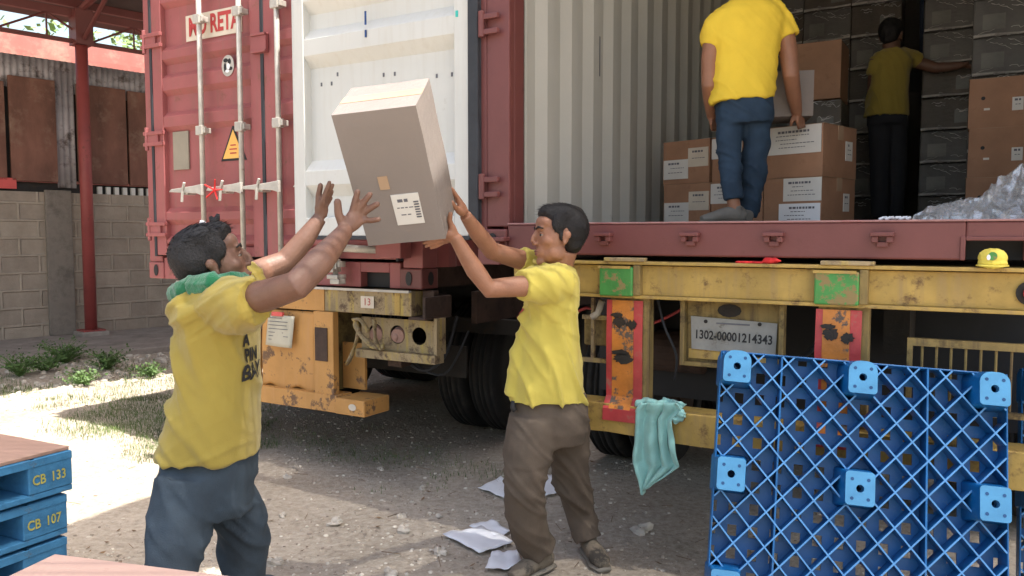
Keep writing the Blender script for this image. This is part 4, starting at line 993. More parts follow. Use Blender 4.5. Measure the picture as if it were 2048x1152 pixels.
# heap of crumpled film
hp = MB(); n = 44; m2 = 26
c = P(2035, 440, 3.62)
c.z = FZ - 0.01
for L in range(4):
    lift = 0.55 + 0.22 * L; base = len(hp.v); ox1, oy1 = 0.05 * math.sin(L * 2.1), 0.04 * math.cos(L * 1.7)
    for j in range(m2 + 1):
        for i in range(n + 1):
            a = i / n; b = j / m2
            x = (a - 0.5) * (0.86 - 0.05 * L) + ox1; y = (b - 0.5) * (0.62 - 0.03 * L) + oy1
            ex = max(0, 1 - (2 * abs(a - 0.5)) ** 3) * max(0, 1 - (2 * abs(b - 0.5)) ** 3)
            h = (0.10 + 0.10 * math.exp(-((x - 0.02) / 0.12) ** 2 - (y / 0.10) ** 2) * (L > 1) + 0.09 * math.exp(-((x - 0.25) / 0.2) ** 2 - ((y - 0.05) / 0.2) ** 2)) * ex ** 0.5 * lift
            q = V((x * 7 + L * 5, y * 7, 2 + L)); rd = 1 - abs(noise.noise(q)) * 2.4; rd2 = 1 - abs(noise.noise(q * 2.9)) * 2
            h = h * (0.55 + 0.5 * rd) + 0.022 * rd2 * (ex > 0.05) + 0.012 * random.uniform(-1, 1) * (ex > 0.3)
            hp.v.append(V((x + 0.05 * noise.noise(q * 1.3 + V((5, 0, 0))) + random.uniform(-.008, .008), y + 0.05 * noise.noise(q * 1.3) + random.uniform(-.008, .008), max(0.001 * L, h))))
    for j in range(m2):
        for i in range(n): hp.f.append((base + j * (n + 1) + i, base + j * (n + 1) + i + 1, base + (j + 1) * (n + 1) + i + 1, base + (j + 1) * (n + 1) + i))
o = hp.build("plastic_film", M['film'], None); o.location = c; o.rotation_euler = (0, 0, RYAW)
tag(o, "crumpled heap of clear plastic film on the container floor at the right", "plastic film")
sc_ = MB()
for i in range(9): sc_.tube([(i * 0.012, 0.01 * math.sin(i * 2), 0.004 + 0.006 * (i % 2)), ((i + 1.4) * 0.012, 0.01 * math.cos(i), 0.012)], 0.006, 6)
o = sc_.build("paper_scrap", M['paper'], None); o.location = RC(uR(1745), 0.16, FZ + 0.004); o.rotation_euler = (0, 0, RYAW); tag(o, "small white scrap lying on the container floor edge", "paper")

# ================================================================= PEOPLE
def hand(mb, wrist, digits, palm_r=0.015, fr=0.0088):
    """digits: list of joint lists starting at the knuckle; digits[0] is the thumb"""
    w0 = V(wrist)
    ks = [V(d[0]) for d in digits[1:]]
    for k_ in ks: mb.tube([w0, w0.lerp(k_, 0.5), k_], [0.021, palm_r, 0.0115], 10)
    mid = sum(ks, V()) / len(ks)
    mb.tube([w0, w0.lerp(mid, 0.55), mid], [0.022, 0.020, 0.012], 10)
    th = [V(q) for q in digits[0]]
    mb.tube([w0.lerp(th[0], 0.15), th[0]], [0.020, 0.0145], 10)
    for i, d in enumerate(digits):
        d = [V(q) for q in d]; r0 = fr * (1.25 if i == 0 else 0.92 if i == 4 else 1.0)
        rs = [r0 * (1.10 - 0.20 * k_ / (len(d) - 1)) for k_ in range(len(d))]
        mb.tube(d, rs, 10); mb.ell(d[-1], (rs[-1],) * 3, n=8, m=6)
def headframe(c, yaw, pitch, roll=0, s=1.0):
    """local +y is the face, +z the crown"""
    return Matrix.Translation(V(c)) @ Matrix.Rotation(yaw, 4, 'Z') @ Matrix.Rotation(pitch, 4, 'X') @ Matrix.Rotation(roll, 4, 'Y') @ Matrix.Scale(s, 4)
def head_shapes(mb, H):
    E = lambda c, r: mb.ell(c, r, H, 18, 12)
    E((0, -0.012, 0.045), (0.073, 0.093, 0.083)); E((0, 0.028, 0.0), (0.063, 0.062, 0.085)); E((0, 0.03, -0.06), (0.052, 0.050, 0.043))
    E((0, 0.068, -0.092), (0.024, 0.020, 0.018)); E((0, 0.078, 0.034), (0.048, 0.014, 0.015)); E((0, 0.066, -0.052), (0.034, 0.024, 0.032))
    E((0, 0.085, -0.0525), (0.023, 0.010, 0.006)); E((0, 0.083, -0.0655), (0.020, 0.010, 0.0068)); E((0, 0.060, 0.055), (0.055, 0.032, 0.032))
    for s in (1, -1):
        E((0.038 * s, 0.052, -0.014), (0.024, 0.026, 0.022)); E((0.011 * s, 0.096, -0.026), (0.0085, 0.009, 0.007)); E((0.045 * s, 0.018, -0.055), (0.014, 0.035, 0.03))
        E((0.073 * s, -0.006, 0.0), (0.007, 0.014, 0.024)); E((0.078 * s, -0.013, 0.010), (0.007, 0.014, 0.016)); E((0.075 * s, -0.002, -0.020), (0.006, 0.008, 0.010))
    mb.tube([H @ V((0, 0.086, 0.028)), H @ V((0, 0.102, 0.0)), H @ V((0, 0.105, -0.020))], [0.007, 0.009, 0.0105], 10)
def head_extras(parent, H, hairseed=0, fringe=True, spikes=1600, mname='hair'):
    hb_ = MB(); E = lambda c, r: hb_.ell(c, r, H, 20, 14)
    E((0, -0.040, 0.040), (0.081, 0.076, 0.090)); E((0, -0.008, 0.083), (0.076, 0.088, 0.052)); E((0, -0.046, -0.012), (0.064, 0.046, 0.052))
    E((0, 0.035, 0.094), (0.058, 0.050, 0.034))
    for s in (1, -1): E((0.064 * s, 0.014, 0.052), (0.014, 0.034, 0.040)); E((0.066 * s, 0.006, 0.012), (0.007, 0.012, 0.026))
    Hi = H.inverted()
    def hd(p, n):
        q = Hi @ p; a = noise.noise(V((q.x * 90, q.y * 24, q.z * 40 + hairseed))); b = noise.noise(V((q.x * 30, q.y * 12 + hairseed, q.z * 20)))
        return 0.0025 * a + 0.004 * b
    hair = vox(hb_, "hair", M[mname], parent, 0.0045, 2, hd)
    # loose strands break the outline
    st = MB(); rnd = random.Random(hairseed + 3); vs = hair.data.vertices
    for _ in range(spikes):
        v = vs[rnd.randrange(len(vs))]; q = Hi @ v.co
        if q.z < -0.03: continue
        nn = (Hi.to_3x3() @ v.normal).normalized()
        d = (nn * 0.38 + V((rnd.uniform(-.3, .3), 0.75 if q.z > 0.08 else -0.25, 0.0 if q.z > 0.08 else -1.0))).normalized()
        ln = rnd.uniform(0.008, 0.019) * (1.2 if q.z > 0.09 else 0.55)
        a = d.orthogonal().normalized() * 0.0011
        p0 = q - d * 0.004; p1 = q + d * ln + V((0, 0, -ln * 0.2))
        st.poly([H @ (p0 - a), H @ (p0 + a), H @ p1], [(0, 1, 2)])
    st.build("loose_strands", M[mname], hair)
    e = MB(); e.ell((0, 0.0875, -0.0535), (0.0205, 0.0085, 0.0046), H, 14, 8); e.ell((0, 0.0855, -0.0640), (0.0180, 0.0088, 0.0052), H, 14, 8); e.build('lips', M['lips'], parent, 0, True)
    for s in (1, -1):
        e = MB(); e.ell((0.030 * s, 0.0715, 0.008), (0.0115, 0.0105, 0.0052), H, 12, 8); ey = e.build("eye", M['eyewhite'], parent, 0, True)
        e = MB(); e.ell((0.030 * s, 0.0800, 0.0075), (0.0054, 0.0045, 0.0054), H, 10, 6); e.build("iris", M['black'], ey, 0, True)
        e = MB(); e.tube([H @ V((0.016 * s, 0.083, 0.012)), H @ V((0.031 * s, 0.084, 0.0165)), H @ V((0.045 * s, 0.074, 0.011))], [0.003, 0.0038, 0.002], 8); e.build("eyelid", M[parent_skin[parent.name]], ey, 0, True)
        e = MB(); e.tube([H @ V((0.011 * s, 0.094, 0.031)), H @ V((0.030 * s, 0.092, 0.038)), H @ V((0.050 * s, 0.076, 0.032))], [(0.0025, 0.0045), (0.0025, 0.005), (0.0015, 0.0025)], 8); e.build("eyebrow", M[mname], parent, 0, True)
    return hair
parent_skin = {}
def shoe(mb_u, mb_s, ankle, toe, w_=0.048, ground=None):
    a = V(ankle); t = V(toe); gzv = t.z if ground is None else ground
    d = V((t.x - a.x, t.y - a.y, 0)).normalized(); heel = V((a.x, a.y, 0)) - d * 0.055
    P_ = lambda k, z: V((heel.x + (t.x - heel.x) * k, heel.y + (t.y - heel.y) * k, gzv + z))
    up = V((0, 0, 1))
    mb_u.tube([P_(0.02, 0.045), P_(0.2, 0.055), P_(0.45, 0.052), P_(0.75, 0.038), P_(0.97, 0.03)], [(0.026, 0.030), (0.034, 0.045), (0.040, 0.040), (w_, 0.028), (0.028, 0.018)], 14, up=up)
    mb_u.tube([P_(0.22, 0.05), V((a.x, a.y, gzv + 0.10))], [0.036, 0.034], 12)
    mb_s.tube([P_(-0.02, 0.012), P_(0.2, 0.012), P_(0.45, 0.012), P_(0.75, 0.012), P_(1.0, 0.013)], [(0.030, 0.013), (0.037, 0.014), (0.040, 0.013), (w_ + 0.004, 0.013), (0.030, 0.011)], 16, up=up)

def band(name, c, nrm, ra, rb, r, m, parent, up=(0, 0, 1), wob=0.0):
    """sewn rib: a thin flattened ring round c, perpendicular to nrm"""
    n_ = V(nrm).normalized(); a = n_.cross(V(up)).normalized(); b_ = n_.cross(a).normalized(); k = 36; mb = MB()
    for i in range(k):
        t = 2 * math.pi * i / k; d = a * math.cos(t) * ra + b_ * math.sin(t) * rb; o_ = d.normalized()
        for j in range(8):
            q = 2 * math.pi * j / 8; mb.v.append(V(c) + d + o_ * math.cos(q) * r * 0.45 + n_ * (math.sin(q) * r + wob * math.sin(3 * t)))
    for i in range(k):
        for j in range(8): mb.f.append((i * 8 + j, i * 8 + (j + 1) % 8, ((i + 1) % k) * 8 + (j + 1) % 8, ((i + 1) % k) * 8 + j))
    return mb.build(name, m, parent, 0, True)
# ---------------- man A, left foreground
ya = 2.45
A = empty("person", (P(417, 930, ya).x, ya, 0)); A0 = A.location.copy()
tag(A, "man in a mustard yellow shirt and green neck towel reaching up on the left", "person"); parent_skin[A.name] = 'skin1'
def LA(x, y, Y): return P(x, y, Y) - A0
parent_skin[A.name] = 'skin1'
HA = headframe(LA(428, 533, 2.45), R(-90 + 25), R(19), R(-3), 1.02)
b = MB(); head_shapes(b, HA)
b.tube([HA @ V((0, -0.02, -0.04)), LA(420, 590, 2.47)], [0.058, 0.064], 16)
b.rings([(LA(428, 605, 2.47), 0.08, 0.14), (LA(441, 700, 2.45), 0.075, 0.11), (LA(430, 850, 2.45), 0.08, 0.11), (LA(420, 960, 2.45), 0.085, 0.10)])
# near (right) arm
b.tube([LA(452, 603, 2.31), LA(530, 592, 2.20), LA(594, 570, 2.13), LA(640, 522, 2.20), LA(668, 490, 2.29), LA(690, 462, 2.36)],
       [0.052, 0.045, 0.040, 0.040, 0.032, 0.025], 16)
hA = [[LA(684, 446, 2.36), LA(677, 428, 2.355), LA(675, 404, 2.35)],
      [LA(705, 424, 2.38), LA(710, 402, 2.375), LA(715, 384, 2.37)],
      [LA(714, 423, 2.39), LA(727, 405, 2.385), LA(740, 389, 2.38)],
      [LA(722, 429, 2.40), LA(738, 418, 2.395), LA(755, 408, 2.39)],
      [LA(725, 440, 2.40), LA(741, 441, 2.395), LA(757, 439, 2.39)]]
hand(b, LA(694, 456, 2.37), hA, 0.019, 0.0104)
# far (left) arm
b.tube([LA(492, 560, 2.64), LA(530, 540, 2.72), LA(572, 522, 2.76), LA(610, 478, 2.78), LA(640, 436, 2.80)], [0.050, 0.044, 0.039, 0.035, 0.024], 16)
hB = [[LA(637, 412, 2.79), LA(637, 392, 2.785), LA(641, 371, 2.78)],
      [LA(646, 400, 2.77), LA(652, 383, 2.765), LA(659, 365, 2.76)],
      [LA(649, 402, 2.79), LA(657, 386, 2.785), LA(665, 370, 2.78)],
      [LA(651, 407, 2.81), LA(658, 394, 2.805), LA(664, 383, 2.80)],
      [LA(651, 413, 2.83), LA(657, 404, 2.825), LA(662, 396, 2.82)]]
hand(b, LA(642, 430, 2.80), hB, 0.014, 0.0088)
# legs
fa1, fa2 = V((-1.10, 2.22, 0)) - V((A0.x, A0.y, 0)), V((-0.86, 2.66, 0)) - V((A0.x, A0.y, 0))
b.tube([LA(388, 985, 2.38), LA(348, 1110, 2.29), fa1 + V((0, 0, 0.07))], [0.055, 0.050, 0.035], 14)
b.tube([LA(462, 985, 2.52), LA(490, 1100, 2.61), fa2 + V((0, 0, 0.07))], [0.055, 0.050, 0.035], 14)
vox(b, "body", M['skin1'], A, 0.0042, 2)
head_extras(A, HA, 1)
# topknot and sunglasses pushed into the hair
tk = MB(); 
for i in range(7):
    a = i * 0.9; tk.tube([HA @ V((0.0, 0.045, 0.112)), HA @ V((0.014 * math.cos(a), 0.055 + 0.012 * math.sin(a), 0.134 + 0.005 * (i % 3)))], [0.015, 0.005], 6)
tk.build("hair_tuft", M['hair'], A, 0, True)
sg = MB(); sg.tube([HA @ V((-0.070, 0.000, 0.095)), HA @ V((-0.055, 0.012, 0.122)), HA @ V((-0.030, 0.02, 0.137))], [(0.005, 0.010)] * 3, 8); sg.build("hair_clip", M['paper'], A, 0, True)
sg = MB(); sg.tube([HA @ V((-0.076, -0.01, 0.080)), HA @ V((-0.062, 0.008, 0.114)), HA @ V((-0.036, 0.026, 0.134))], [(0.003, 0.014)] * 3, 8); sg.build("hair_band", M['redcloth'], A, 0, True)
# shirt
s = MB()
def rg(x, y, rx, ry, Y=ya, *t): return (LA(x, y, Y), rx * Y / F, ry, *t)
s.rings([rg(419, 911, 96, 0.165), rg(421, 870, 93, 0.165), rg(427, 830, 88, 0.16), rg(436, 770, 80, 0.155), rg(442, 710, 76, 0.16), rg(441, 660, 77, 0.175),
         rg(436, 628, 80, 0.19), rg(430, 602, 74, 0.19), rg(426, 582, 60, 0.15), rg(424, 566, 42, 0.09)], 32)
s.tube([LA(420, 610, 2.34), LA(462, 606, 2.29), LA(492, 604, 2.24), LA(518, 602, 2.205)], [0.075, 0.084, 0.076, 0.068], 20)
s.tube([LA(440, 590, 2.60), LA(480, 568, 2.64), LA(512, 551, 2.69)], [0.085, 0.078, 0.066], 20)
f1 = fold(0.013, 8, (0.80, 0.2, 0.55), 3.1, 0.002, 22); f1b = fold(0.009, 11, (-0.55, 0.1, 0.8), 8.1, 0.001, 26)
def fA(p, n): return f1(p, n) + f1b(p, n) * (1 if p.z > 1.15 else 0.35)
shirtA = vox(s, "shirt", M['shirt1'], A, 0.0075, 3, fA)
# green towel round the neck
t = MB()
loop = []
for i in range(15):
    a = math.pi * (0.0 + 2.0 * i / 14); c0_ = LA(420, 572, 2.46)
    loop.append(c0_ + V((0.098 * math.cos(a) + 0.002, 0.125 * math.sin(a), 0.022 * math.cos(a) - 0.004)))
t.tube(loop, [(0.026, 0.034)] * 15, 10)
t.tube([LA(392, 568, 2.33), LA(366, 582, 2.33), LA(351, 602, 2.40)], [(0.03, 0.035), (0.03, 0.034), (0.012, 0.014)], 10)
t.tube([LA(385, 574, 2.31), LA(425, 566, 2.27), LA(468, 577, 2.28)], [(0.03, 0.034), (0.032, 0.036), (0.014, 0.016)], 10)
vox(t, "towel", M['towel'], A, 0.006, 2, fold(0.006, 40, (0.1, 0.3, 1), 2, 0.003, 60))
# jeans
j = MB()
j.rings([rg(419, 880, 88, 0.140), rg(418, 945, 93, 0.148), rg(412, 1000, 97, 0.145), rg(410, 1025, 95, 0.125)], 28)
j.tube([LA(378, 960, 2.37), LA(362, 1040, 2.33), LA(348, 1110, 2.29), LA(335, 1180, 2.26), fa1 + V((0.0, 0, 0.26)), fa1 + V((0, 0, 0.09))], [0.104, 0.094, 0.084, 0.078, 0.07, 0.062], 20)
j.tube([LA(455, 985, 2.51), LA(482, 1045, 2.56), LA(490, 1110, 2.60), LA(492, 1180, 2.63), fa2 + V((0, 0, 0.26)), fa2 + V((0, 0, 0.09))], [0.092, 0.090, 0.079, 0.074, 0.066, 0.06], 20)
vox(j, "jeans", M['jeans1'], A, 0.009, 3, fold(0.013, 7, (0.75, 0.1, 0.55), 5.5, 0.002, 24))
u_, s_ = MB(), MB(); shoe(u_, s_, fa1 + V((0, 0, 0.08)), fa1 + V((0.19, -0.06, 0)), ground=0); shoe(u_, s_, fa2 + V((0, 0, 0.08)), fa2 + V((0.2, -0.02, 0)), ground=0)
# split in two so that each shoe is its own part
u1, s1 = MB(), MB(); shoe(u1, s1, fa1 + V((0, 0, 0.08)), fa1 + V((0.19, -0.06, 0)), ground=0); k1 = vox(u1, "shoe", M['shoedark'], A, 0.006, 1); s1.build("sole", M['sole'], k1, 0, True)
u1, s1 = MB(), MB(); shoe(u1, s1, fa2 + V((0, 0, 0.08)), fa2 + V((0.2, -0.02, 0)), ground=0); k1 = vox(u1, "shoe", M['shoedark'], A, 0.006, 1); s1.build("sole", M['sole'], k1, 0, True)
def print_on(shirt, s, size, origin, right, up, m, off=0.004, name="shirt_print", bold=0.0, sx=1.0, labels=None):
    """wrap lettering on the cloth: origin, right and up in the shirt's own space, rays go along up x right"""
    tm = text_mesh(s, size, name, bold); bm = bmesh.new(); bm.from_mesh(tm); bmesh.ops.triangulate(bm, faces=bm.faces)
    bmesh.ops.subdivide_edges(bm, edges=[e for e in bm.edges if e.calc_length() > size * 0.14], cuts=2); bmesh.ops.triangulate(bm, faces=bm.faces)
    tree = BVHTree.FromPolygons([v.co for v in shirt.data.vertices], [p.vertices for p in shirt.data.polygons])
    right = V(right).normalized(); up = V(up).normalized(); nrm = right.cross(up).normalized()
    for v in bm.verts:
        q = V(origin) + right * v.co.x * sx + up * v.co.y + nrm * 0.5
        h = tree.ray_cast(q, -nrm)
        v.co = (h[0] + h[1] * off) if h[0] else V((99, 0, 0))
    bmesh.ops.delete(bm, geom=[v for v in bm.verts if v.co.x > 50], context='VERTS')
    bm.to_mesh(tm); bm.free(); tm.materials.clear()
    return link(name, tm, m, shirt)
fr_ = V((0.66, -0.75, 0)); rt_ = V((0.75, 0.66, 0))
# chest faces +x and a little to the camera: lines start on his right side, near the camera
for (s_t, y, sz, dx) in (("A", 677, 0.050, -0.080), ("PIN", 708, 0.056, -0.045), ("BAY", 741, 0.066, -0.040)):
    o = LA(505, y, 2.42)
    print_on(shirtA, s_t, sz, (o.x, 0.0 + dx, o.z), (0.42, 0.90, 0), (0, 0, 1), M['black'], 0.004, "shirt_print", 0.002)

# ---------------- man B, throwing, centre
yb = 3.36
B = empty("person", (P(1095, 1150, yb).x, yb, 0)); B0 = B.location.copy()
tag(B, "man in a yellow shirt and brown trousers pushing the box up in the middle", "person"); parent_skin[B.name] = 'skin2'
def LB(x, y, Y): return P(x, y, Y) - B0
HB = headframe(LB(1118, 476, 3.33), R(90 + 12), R(2), R(2), 1.08)
b = MB(); head_shapes(b, HB)
b.tube([HB @ V((0, -0.02, -0.04)), LB(1112, 545, 3.36)], [0.060, 0.062], 16)
b.rings([(LB(1105, 565, 3.37), 0.09, 0.16), (LB(1101, 640, 3.36), 0.10, 0.14), (LB(1098, 740, 3.36), 0.11, 0.14), (LB(1100, 830, 3.38), 0.12, 0.15)])
b.tube([LB(1118, 562, 3.21), LB(1050, 572, 3.12), LB(978, 577, 3.06), LB(950, 540, 3.04), LB(928, 505, 3.02), LB(910, 474, 3.0)], [0.052, 0.043, 0.038, 0.037, 0.030, 0.024], 16)
h1 = [[LB(903, 452, 2.98), LB(899, 440, 2.965), LB(901, 428, 2.95)],
      [LB(888, 466, 2.96), LB(872, 473, 2.95), LB(856, 478, 2.94)],
      [LB(887, 472, 2.98), LB(868, 480, 2.97), LB(848, 486, 2.96)],
      [LB(888, 478, 3.00), LB(869, 486, 2.99), LB(852, 492, 2.98)],
      [LB(890, 483, 3.02), LB(876, 491, 3.01), LB(862, 496, 3.0)]]
hand(b, LB(908, 472, 3.0), h1, 0.015, 0.0085)
b.tube([LB(1095, 535, 3.50), LB(1036, 518, 3.42), LB(984, 502, 3.34), LB(955, 466, 3.26), LB(930, 430, 3.18)], [0.050, 0.043, 0.038, 0.035, 0.024], 16)
h2 = [[LB(916, 420, 3.13), LB(909, 413, 3.10), LB(904, 405, 3.08)],
      [LB(917, 398, 3.14), LB(910, 388, 3.12), LB(903, 377, 3.10)],
      [LB(919, 400, 3.16), LB(912, 390, 3.15), LB(906, 380, 3.14)],
      [LB(920, 404, 3.18), LB(913, 396, 3.18), LB(906, 388, 3.17)],
      [LB(920, 409, 3.20), LB(914, 403, 3.20), LB(907, 397, 3.19)]]
hand(b, LB(927, 425, 3.17), h2, 0.015, 0.0085)
g1 = G(1085, 1142); g2 = G(1178, 1112)
fb1 = V((g1.x - B0.x, g1.y - B0.y, 0)); fb2 = V((g2.x - B0.x, g2.y - B0.y, 0))
b.tube([LB(1075, 830, 3.30), LB(1050, 985, 3.26), fb1 + V((0, 0, 0.08))], [0.07, 0.05, 0.034], 14)
b.tube([LB(1128, 840, 3.45), LB(1142, 965, 3.52), LB(1158, 1025, 3.56), fb2 + V((0, 0, 0.08))], [0.06, 0.045, 0.036, 0.034], 14)
vox(b, "body", M['skin2'], B, 0.0046, 2)
head_extras(B, HB, 11)
s = MB()
def rgb(x, y, rx, ry, Y=yb, *t): return (LB(x, y, Y), rx * Y / F, ry, *t)
s.rings([rgb(1093, 798, 79, 0.175, yb, -0.004), rgb(1094, 765, 76, 0.172), rgb(1097, 720, 69, 0.168), rgb(1100, 670, 63, 0.165), rgb(1103, 625, 59, 0.17), rgb(1105, 590, 57, 0.185),
         rgb(1107, 562, 55, 0.19), rgb(1108, 543, 48, 0.16), rgb(1106, 527, 36, 0.10)], 32)
s.tube([LB(1130, 565, 3.24), LB(1100, 566, 3.20), LB(1070, 569, 3.16), LB(1042, 572, 3.12)], [0.085, 0.083, 0.074, 0.066], 20)
s.tube([LB(1110, 548, 3.48), LB(1075, 530, 3.47), LB(1040, 519, 3.43)], [0.078, 0.068, 0.060], 20)
s.tube([LB(1062, 620, 3.30), LB(1042, 700, 3.30), LB(1031, 792, 3.30)], [0.035, 0.045, 0.055], 16)
f2 = fold(0.014, 8, (0.93, 0.1, 0.3), 9.7, 0.002, 24); f2b = fold(0.011, 10, (0.5, 0.1, 0.85), 4.1, 0.001, 26)
def fB(p, n): return f2(p, n) * (0.4 if p.z > 1.15 else 1) + f2b(p, n) * (1 if p.z > 1.1 else 0.25)
shirtB = vox(s, "shirt", M['shirt2'], B, 0.008, 3, fB)
band("collar", LB(1106, 531, 3.355), (0.25, -0.05, 1), 0.078, 0.084, 0.009, M['shirt2'], shirtB)
ox = LB(1040, 640, 3.36)
for (z, dz) in ((LB(1040, 628, 3.3).z, 0),):
    print_on(shirtB, "B", 0.045, (ox.x, -0.055, z), (0.25, -0.968, 0), (0, 0, 1), M['redink'], 0.004, "shirt_print", 0.003)
j = MB()
j.rings([rgb(1097, 785, 74, 0.14), rgb(1099, 820, 79, 0.155), rgb(1100, 855, 79, 0.15), rgb(1098, 885, 76, 0.13)], 28)
j.tube([LB(1070, 840, 3.30), LB(1056, 905, 3.27), LB(1048, 980, 3.25), LB(1054, 1040, 3.30), LB(1068, 1085, 3.36), fb1 + V((-0.012, 0, 0.085))], [0.115, 0.108, 0.093, 0.088, 0.082, 0.078], 20)
j.tube([LB(1130, 840, 3.45), LB(1136, 905, 3.48), LB(1143, 970, 3.52), LB(1158, 1025, 3.56), fb2 + V((-0.004, 0, 0.075))], [0.11, 0.093, 0.080, 0.070, 0.068], 20)
fbk = fold(0.013, 9, (0.55, 0.1, 0.8), 2.5, 0.002, 24)
vox(j, "trousers", M['brownpants'], B, 0.009, 3, lambda p, n: fbk(p, n) * (1.2 if p.z < 0.5 else 0.6))
MB().tube([LB(1028, 802, 3.26), LB(1026, 815, 3.255), LB(1030, 822, 3.25)], 0.012, 8).build("belt_pouch", M['black'], B, 0, True)
for (fp, to) in ((fb1, V((-0.14, -0.13, 0))), (fb2, V((0.05, -0.19, 0)))):
    u1, s1 = MB(), MB(); shoe(u1, s1, fp + V((0, 0, 0.08)), fp + to, ground=0); k1 = vox(u1, "shoe", M['shoedark'], B, 0.005, 1); s1.build("sole", M['sole'], k1, 0, True)

# ---------------- man C in the container, back to the camera
yc = 4.22
C_ = empty("person", RC(0, 0, 0)); C_.location = (P(1490, 440, yc).x, yc, FZ); C0 = C_.location.copy()
tag(C_, "man seen from behind in bright yellow shirt and blue jeans standing in the container", "person"); parent_skin[C_.name] = 'skin2'
def LC(x, y, Y): return P(x, y, Y) - C0
HC = headframe(LC(1512, -62, yc + 0.06), R(-12), R(-22), 0, 1.05)
b = MB(); head_shapes(b, HC)
b.tube([HC @ V((0, -0.02, -0.04)), LC(1498, 10, yc)], [0.062, 0.066], 16)
b.rings([(LC(1488, 215, yc), 0.10, 0.06), (LC(1494, 100, yc), 0.12, 0.07), (LC(1497, 40, yc), 0.15, 0.08)])
b.tube([LC(1562, 38, yc), LC(1576, 100, yc), LC(1582, 150, yc - 0.02), LC(1588, 195, yc + 0.06), LC(1594, 228, yc + 0.12)], [0.054, 0.048, 0.042, 0.038, 0.027], 14)
hcR = [[LC(1586, 236, yc + 0.12), LC(1583, 244, yc + 0.12), LC(1582, 250, yc + 0.13)]] + [[LC(1594 + 4 * i, 240, yc + 0.10 + 0.02 * i), LC(1596 + 4 * i, 249, yc + 0.11 + 0.02 * i), LC(1597 + 4 * i, 257 - i, yc + 0.14 + 0.02 * i)] for i in range(4)]
hand(b, LC(1594, 230, yc + 0.12), hcR, 0.014, 0.0085)
b.tube([LC(1430, 50, yc), LC(1420, 120, yc), LC(1418, 170, yc + 0.0), LC(1421, 205, yc + 0.08), LC(1424, 235, yc + 0.15)], [0.054, 0.046, 0.040, 0.036, 0.027], 14)
hcL = [[LC(1432, 240, yc + 0.15), LC(1436, 246, yc + 0.16), LC(1438, 250, yc + 0.16)]] + [[LC(1422 + 3 * i, 246, yc + 0.12 + 0.02 * i), LC(1423 + 3 * i, 254, yc + 0.13 + 0.02 * i), LC(1425 + 3 * i, 261, yc + 0.15 + 0.02 * i)] for i in range(4)]
hand(b, LC(1424, 236, yc + 0.15), hcL, 0.014, 0.0085)
FL = FZ
b.tube([LC(1465, 225, yc), LC(1460, 310, yc - 0.02), LC(1466, 398, yc - 0.05), V((LC(1466, 405, yc).x, -0.05, 0.05))], [0.045, 0.038, 0.034, 0.034], 12)
b.tube([LC(1512, 225, yc), LC(1510, 310, yc + 0.035), LC(1500, 410, yc + 0.08), V((LC(1500, 410, yc).x, 0.08, 0.05))], [0.045, 0.038, 0.032, 0.032], 12)
vox(b, "body", M['skin2'], C_, 0.006, 2)
head_extras(C_, HC, 21, spikes=100)
s = MB()
def rgc(x, y, rx, ry, Y=yc): return (LC(x, y, Y), rx * Y / F, ry, 0.012)
s.rings([rgc(1485, 203, 63, 0.115), rgc(1487, 170, 64, 0.115), rgc(1490, 120, 65, 0.115), rgc(1493, 80, 69, 0.115), rgc(1496, 45, 74, 0.112), rgc(1497, 22, 70, 0.105), rgc(1498, 4, 50, 0.085), rgc(1498, -8, 28, 0.07)], 32)
s.tube([LC(1540, 32, yc), LC(1562, 44, yc), LC(1574, 76, yc)], [0.072, 0.068, 0.062], 18)
s.tube([LC(1452, 36, yc), LC(1430, 55, yc), LC(1419, 95, yc)], [0.072, 0.064, 0.056], 18)
vox(s, "shirt", M['shirt3'], C_, 0.009, 3, fold(0.011, 8, (0.6, 0.1, 0.7), 6.7, 0.003, 22))
j = MB()
j.rings([rgc(1488, 192, 56, 0.10), rgc(1489, 220, 58, 0.105), rgc(1489, 250, 54, 0.10)], 24)
j.tube([LC(1462, 225, yc), LC(1458, 290, yc - 0.01), LC(1460, 330, yc - 0.02), LC(1464, 370, yc - 0.04), LC(1467, 400, yc - 0.05)], [0.078, 0.068, 0.062, 0.056, 0.051], 16)
j.tube([LC(1514, 225, yc), LC(1512, 300, yc + 0.03), LC(1506, 360, yc + 0.06), LC(1500, 410, yc + 0.08), LC(1498, 436, yc + 0.08)], [0.078, 0.068, 0.060, 0.053, 0.048], 16)
vox(j, "jeans", M['jeans2'], C_, 0.008, 3, fold(0.009, 9, (0.45, 0.1, 0.8), 3.3, 0.002, 26))
for (ax, ay, to) in ((LC(1466, 405, yc).x, -0.05, V((-0.19, -0.03, 0))), (LC(1500, 410, yc).x, 0.08, V((-0.03, 0.18, 0)))):
    u1, s1 = MB(), MB(); a = V((ax, ay, 0)); shoe(u1, s1, a + V((0, 0, 0.08)), a + to, ground=0); k1 = vox(u1, "shoe", M['shoe'], C_, 0.006, 1); s1.build("sole", M['sole'], k1, 0, True)

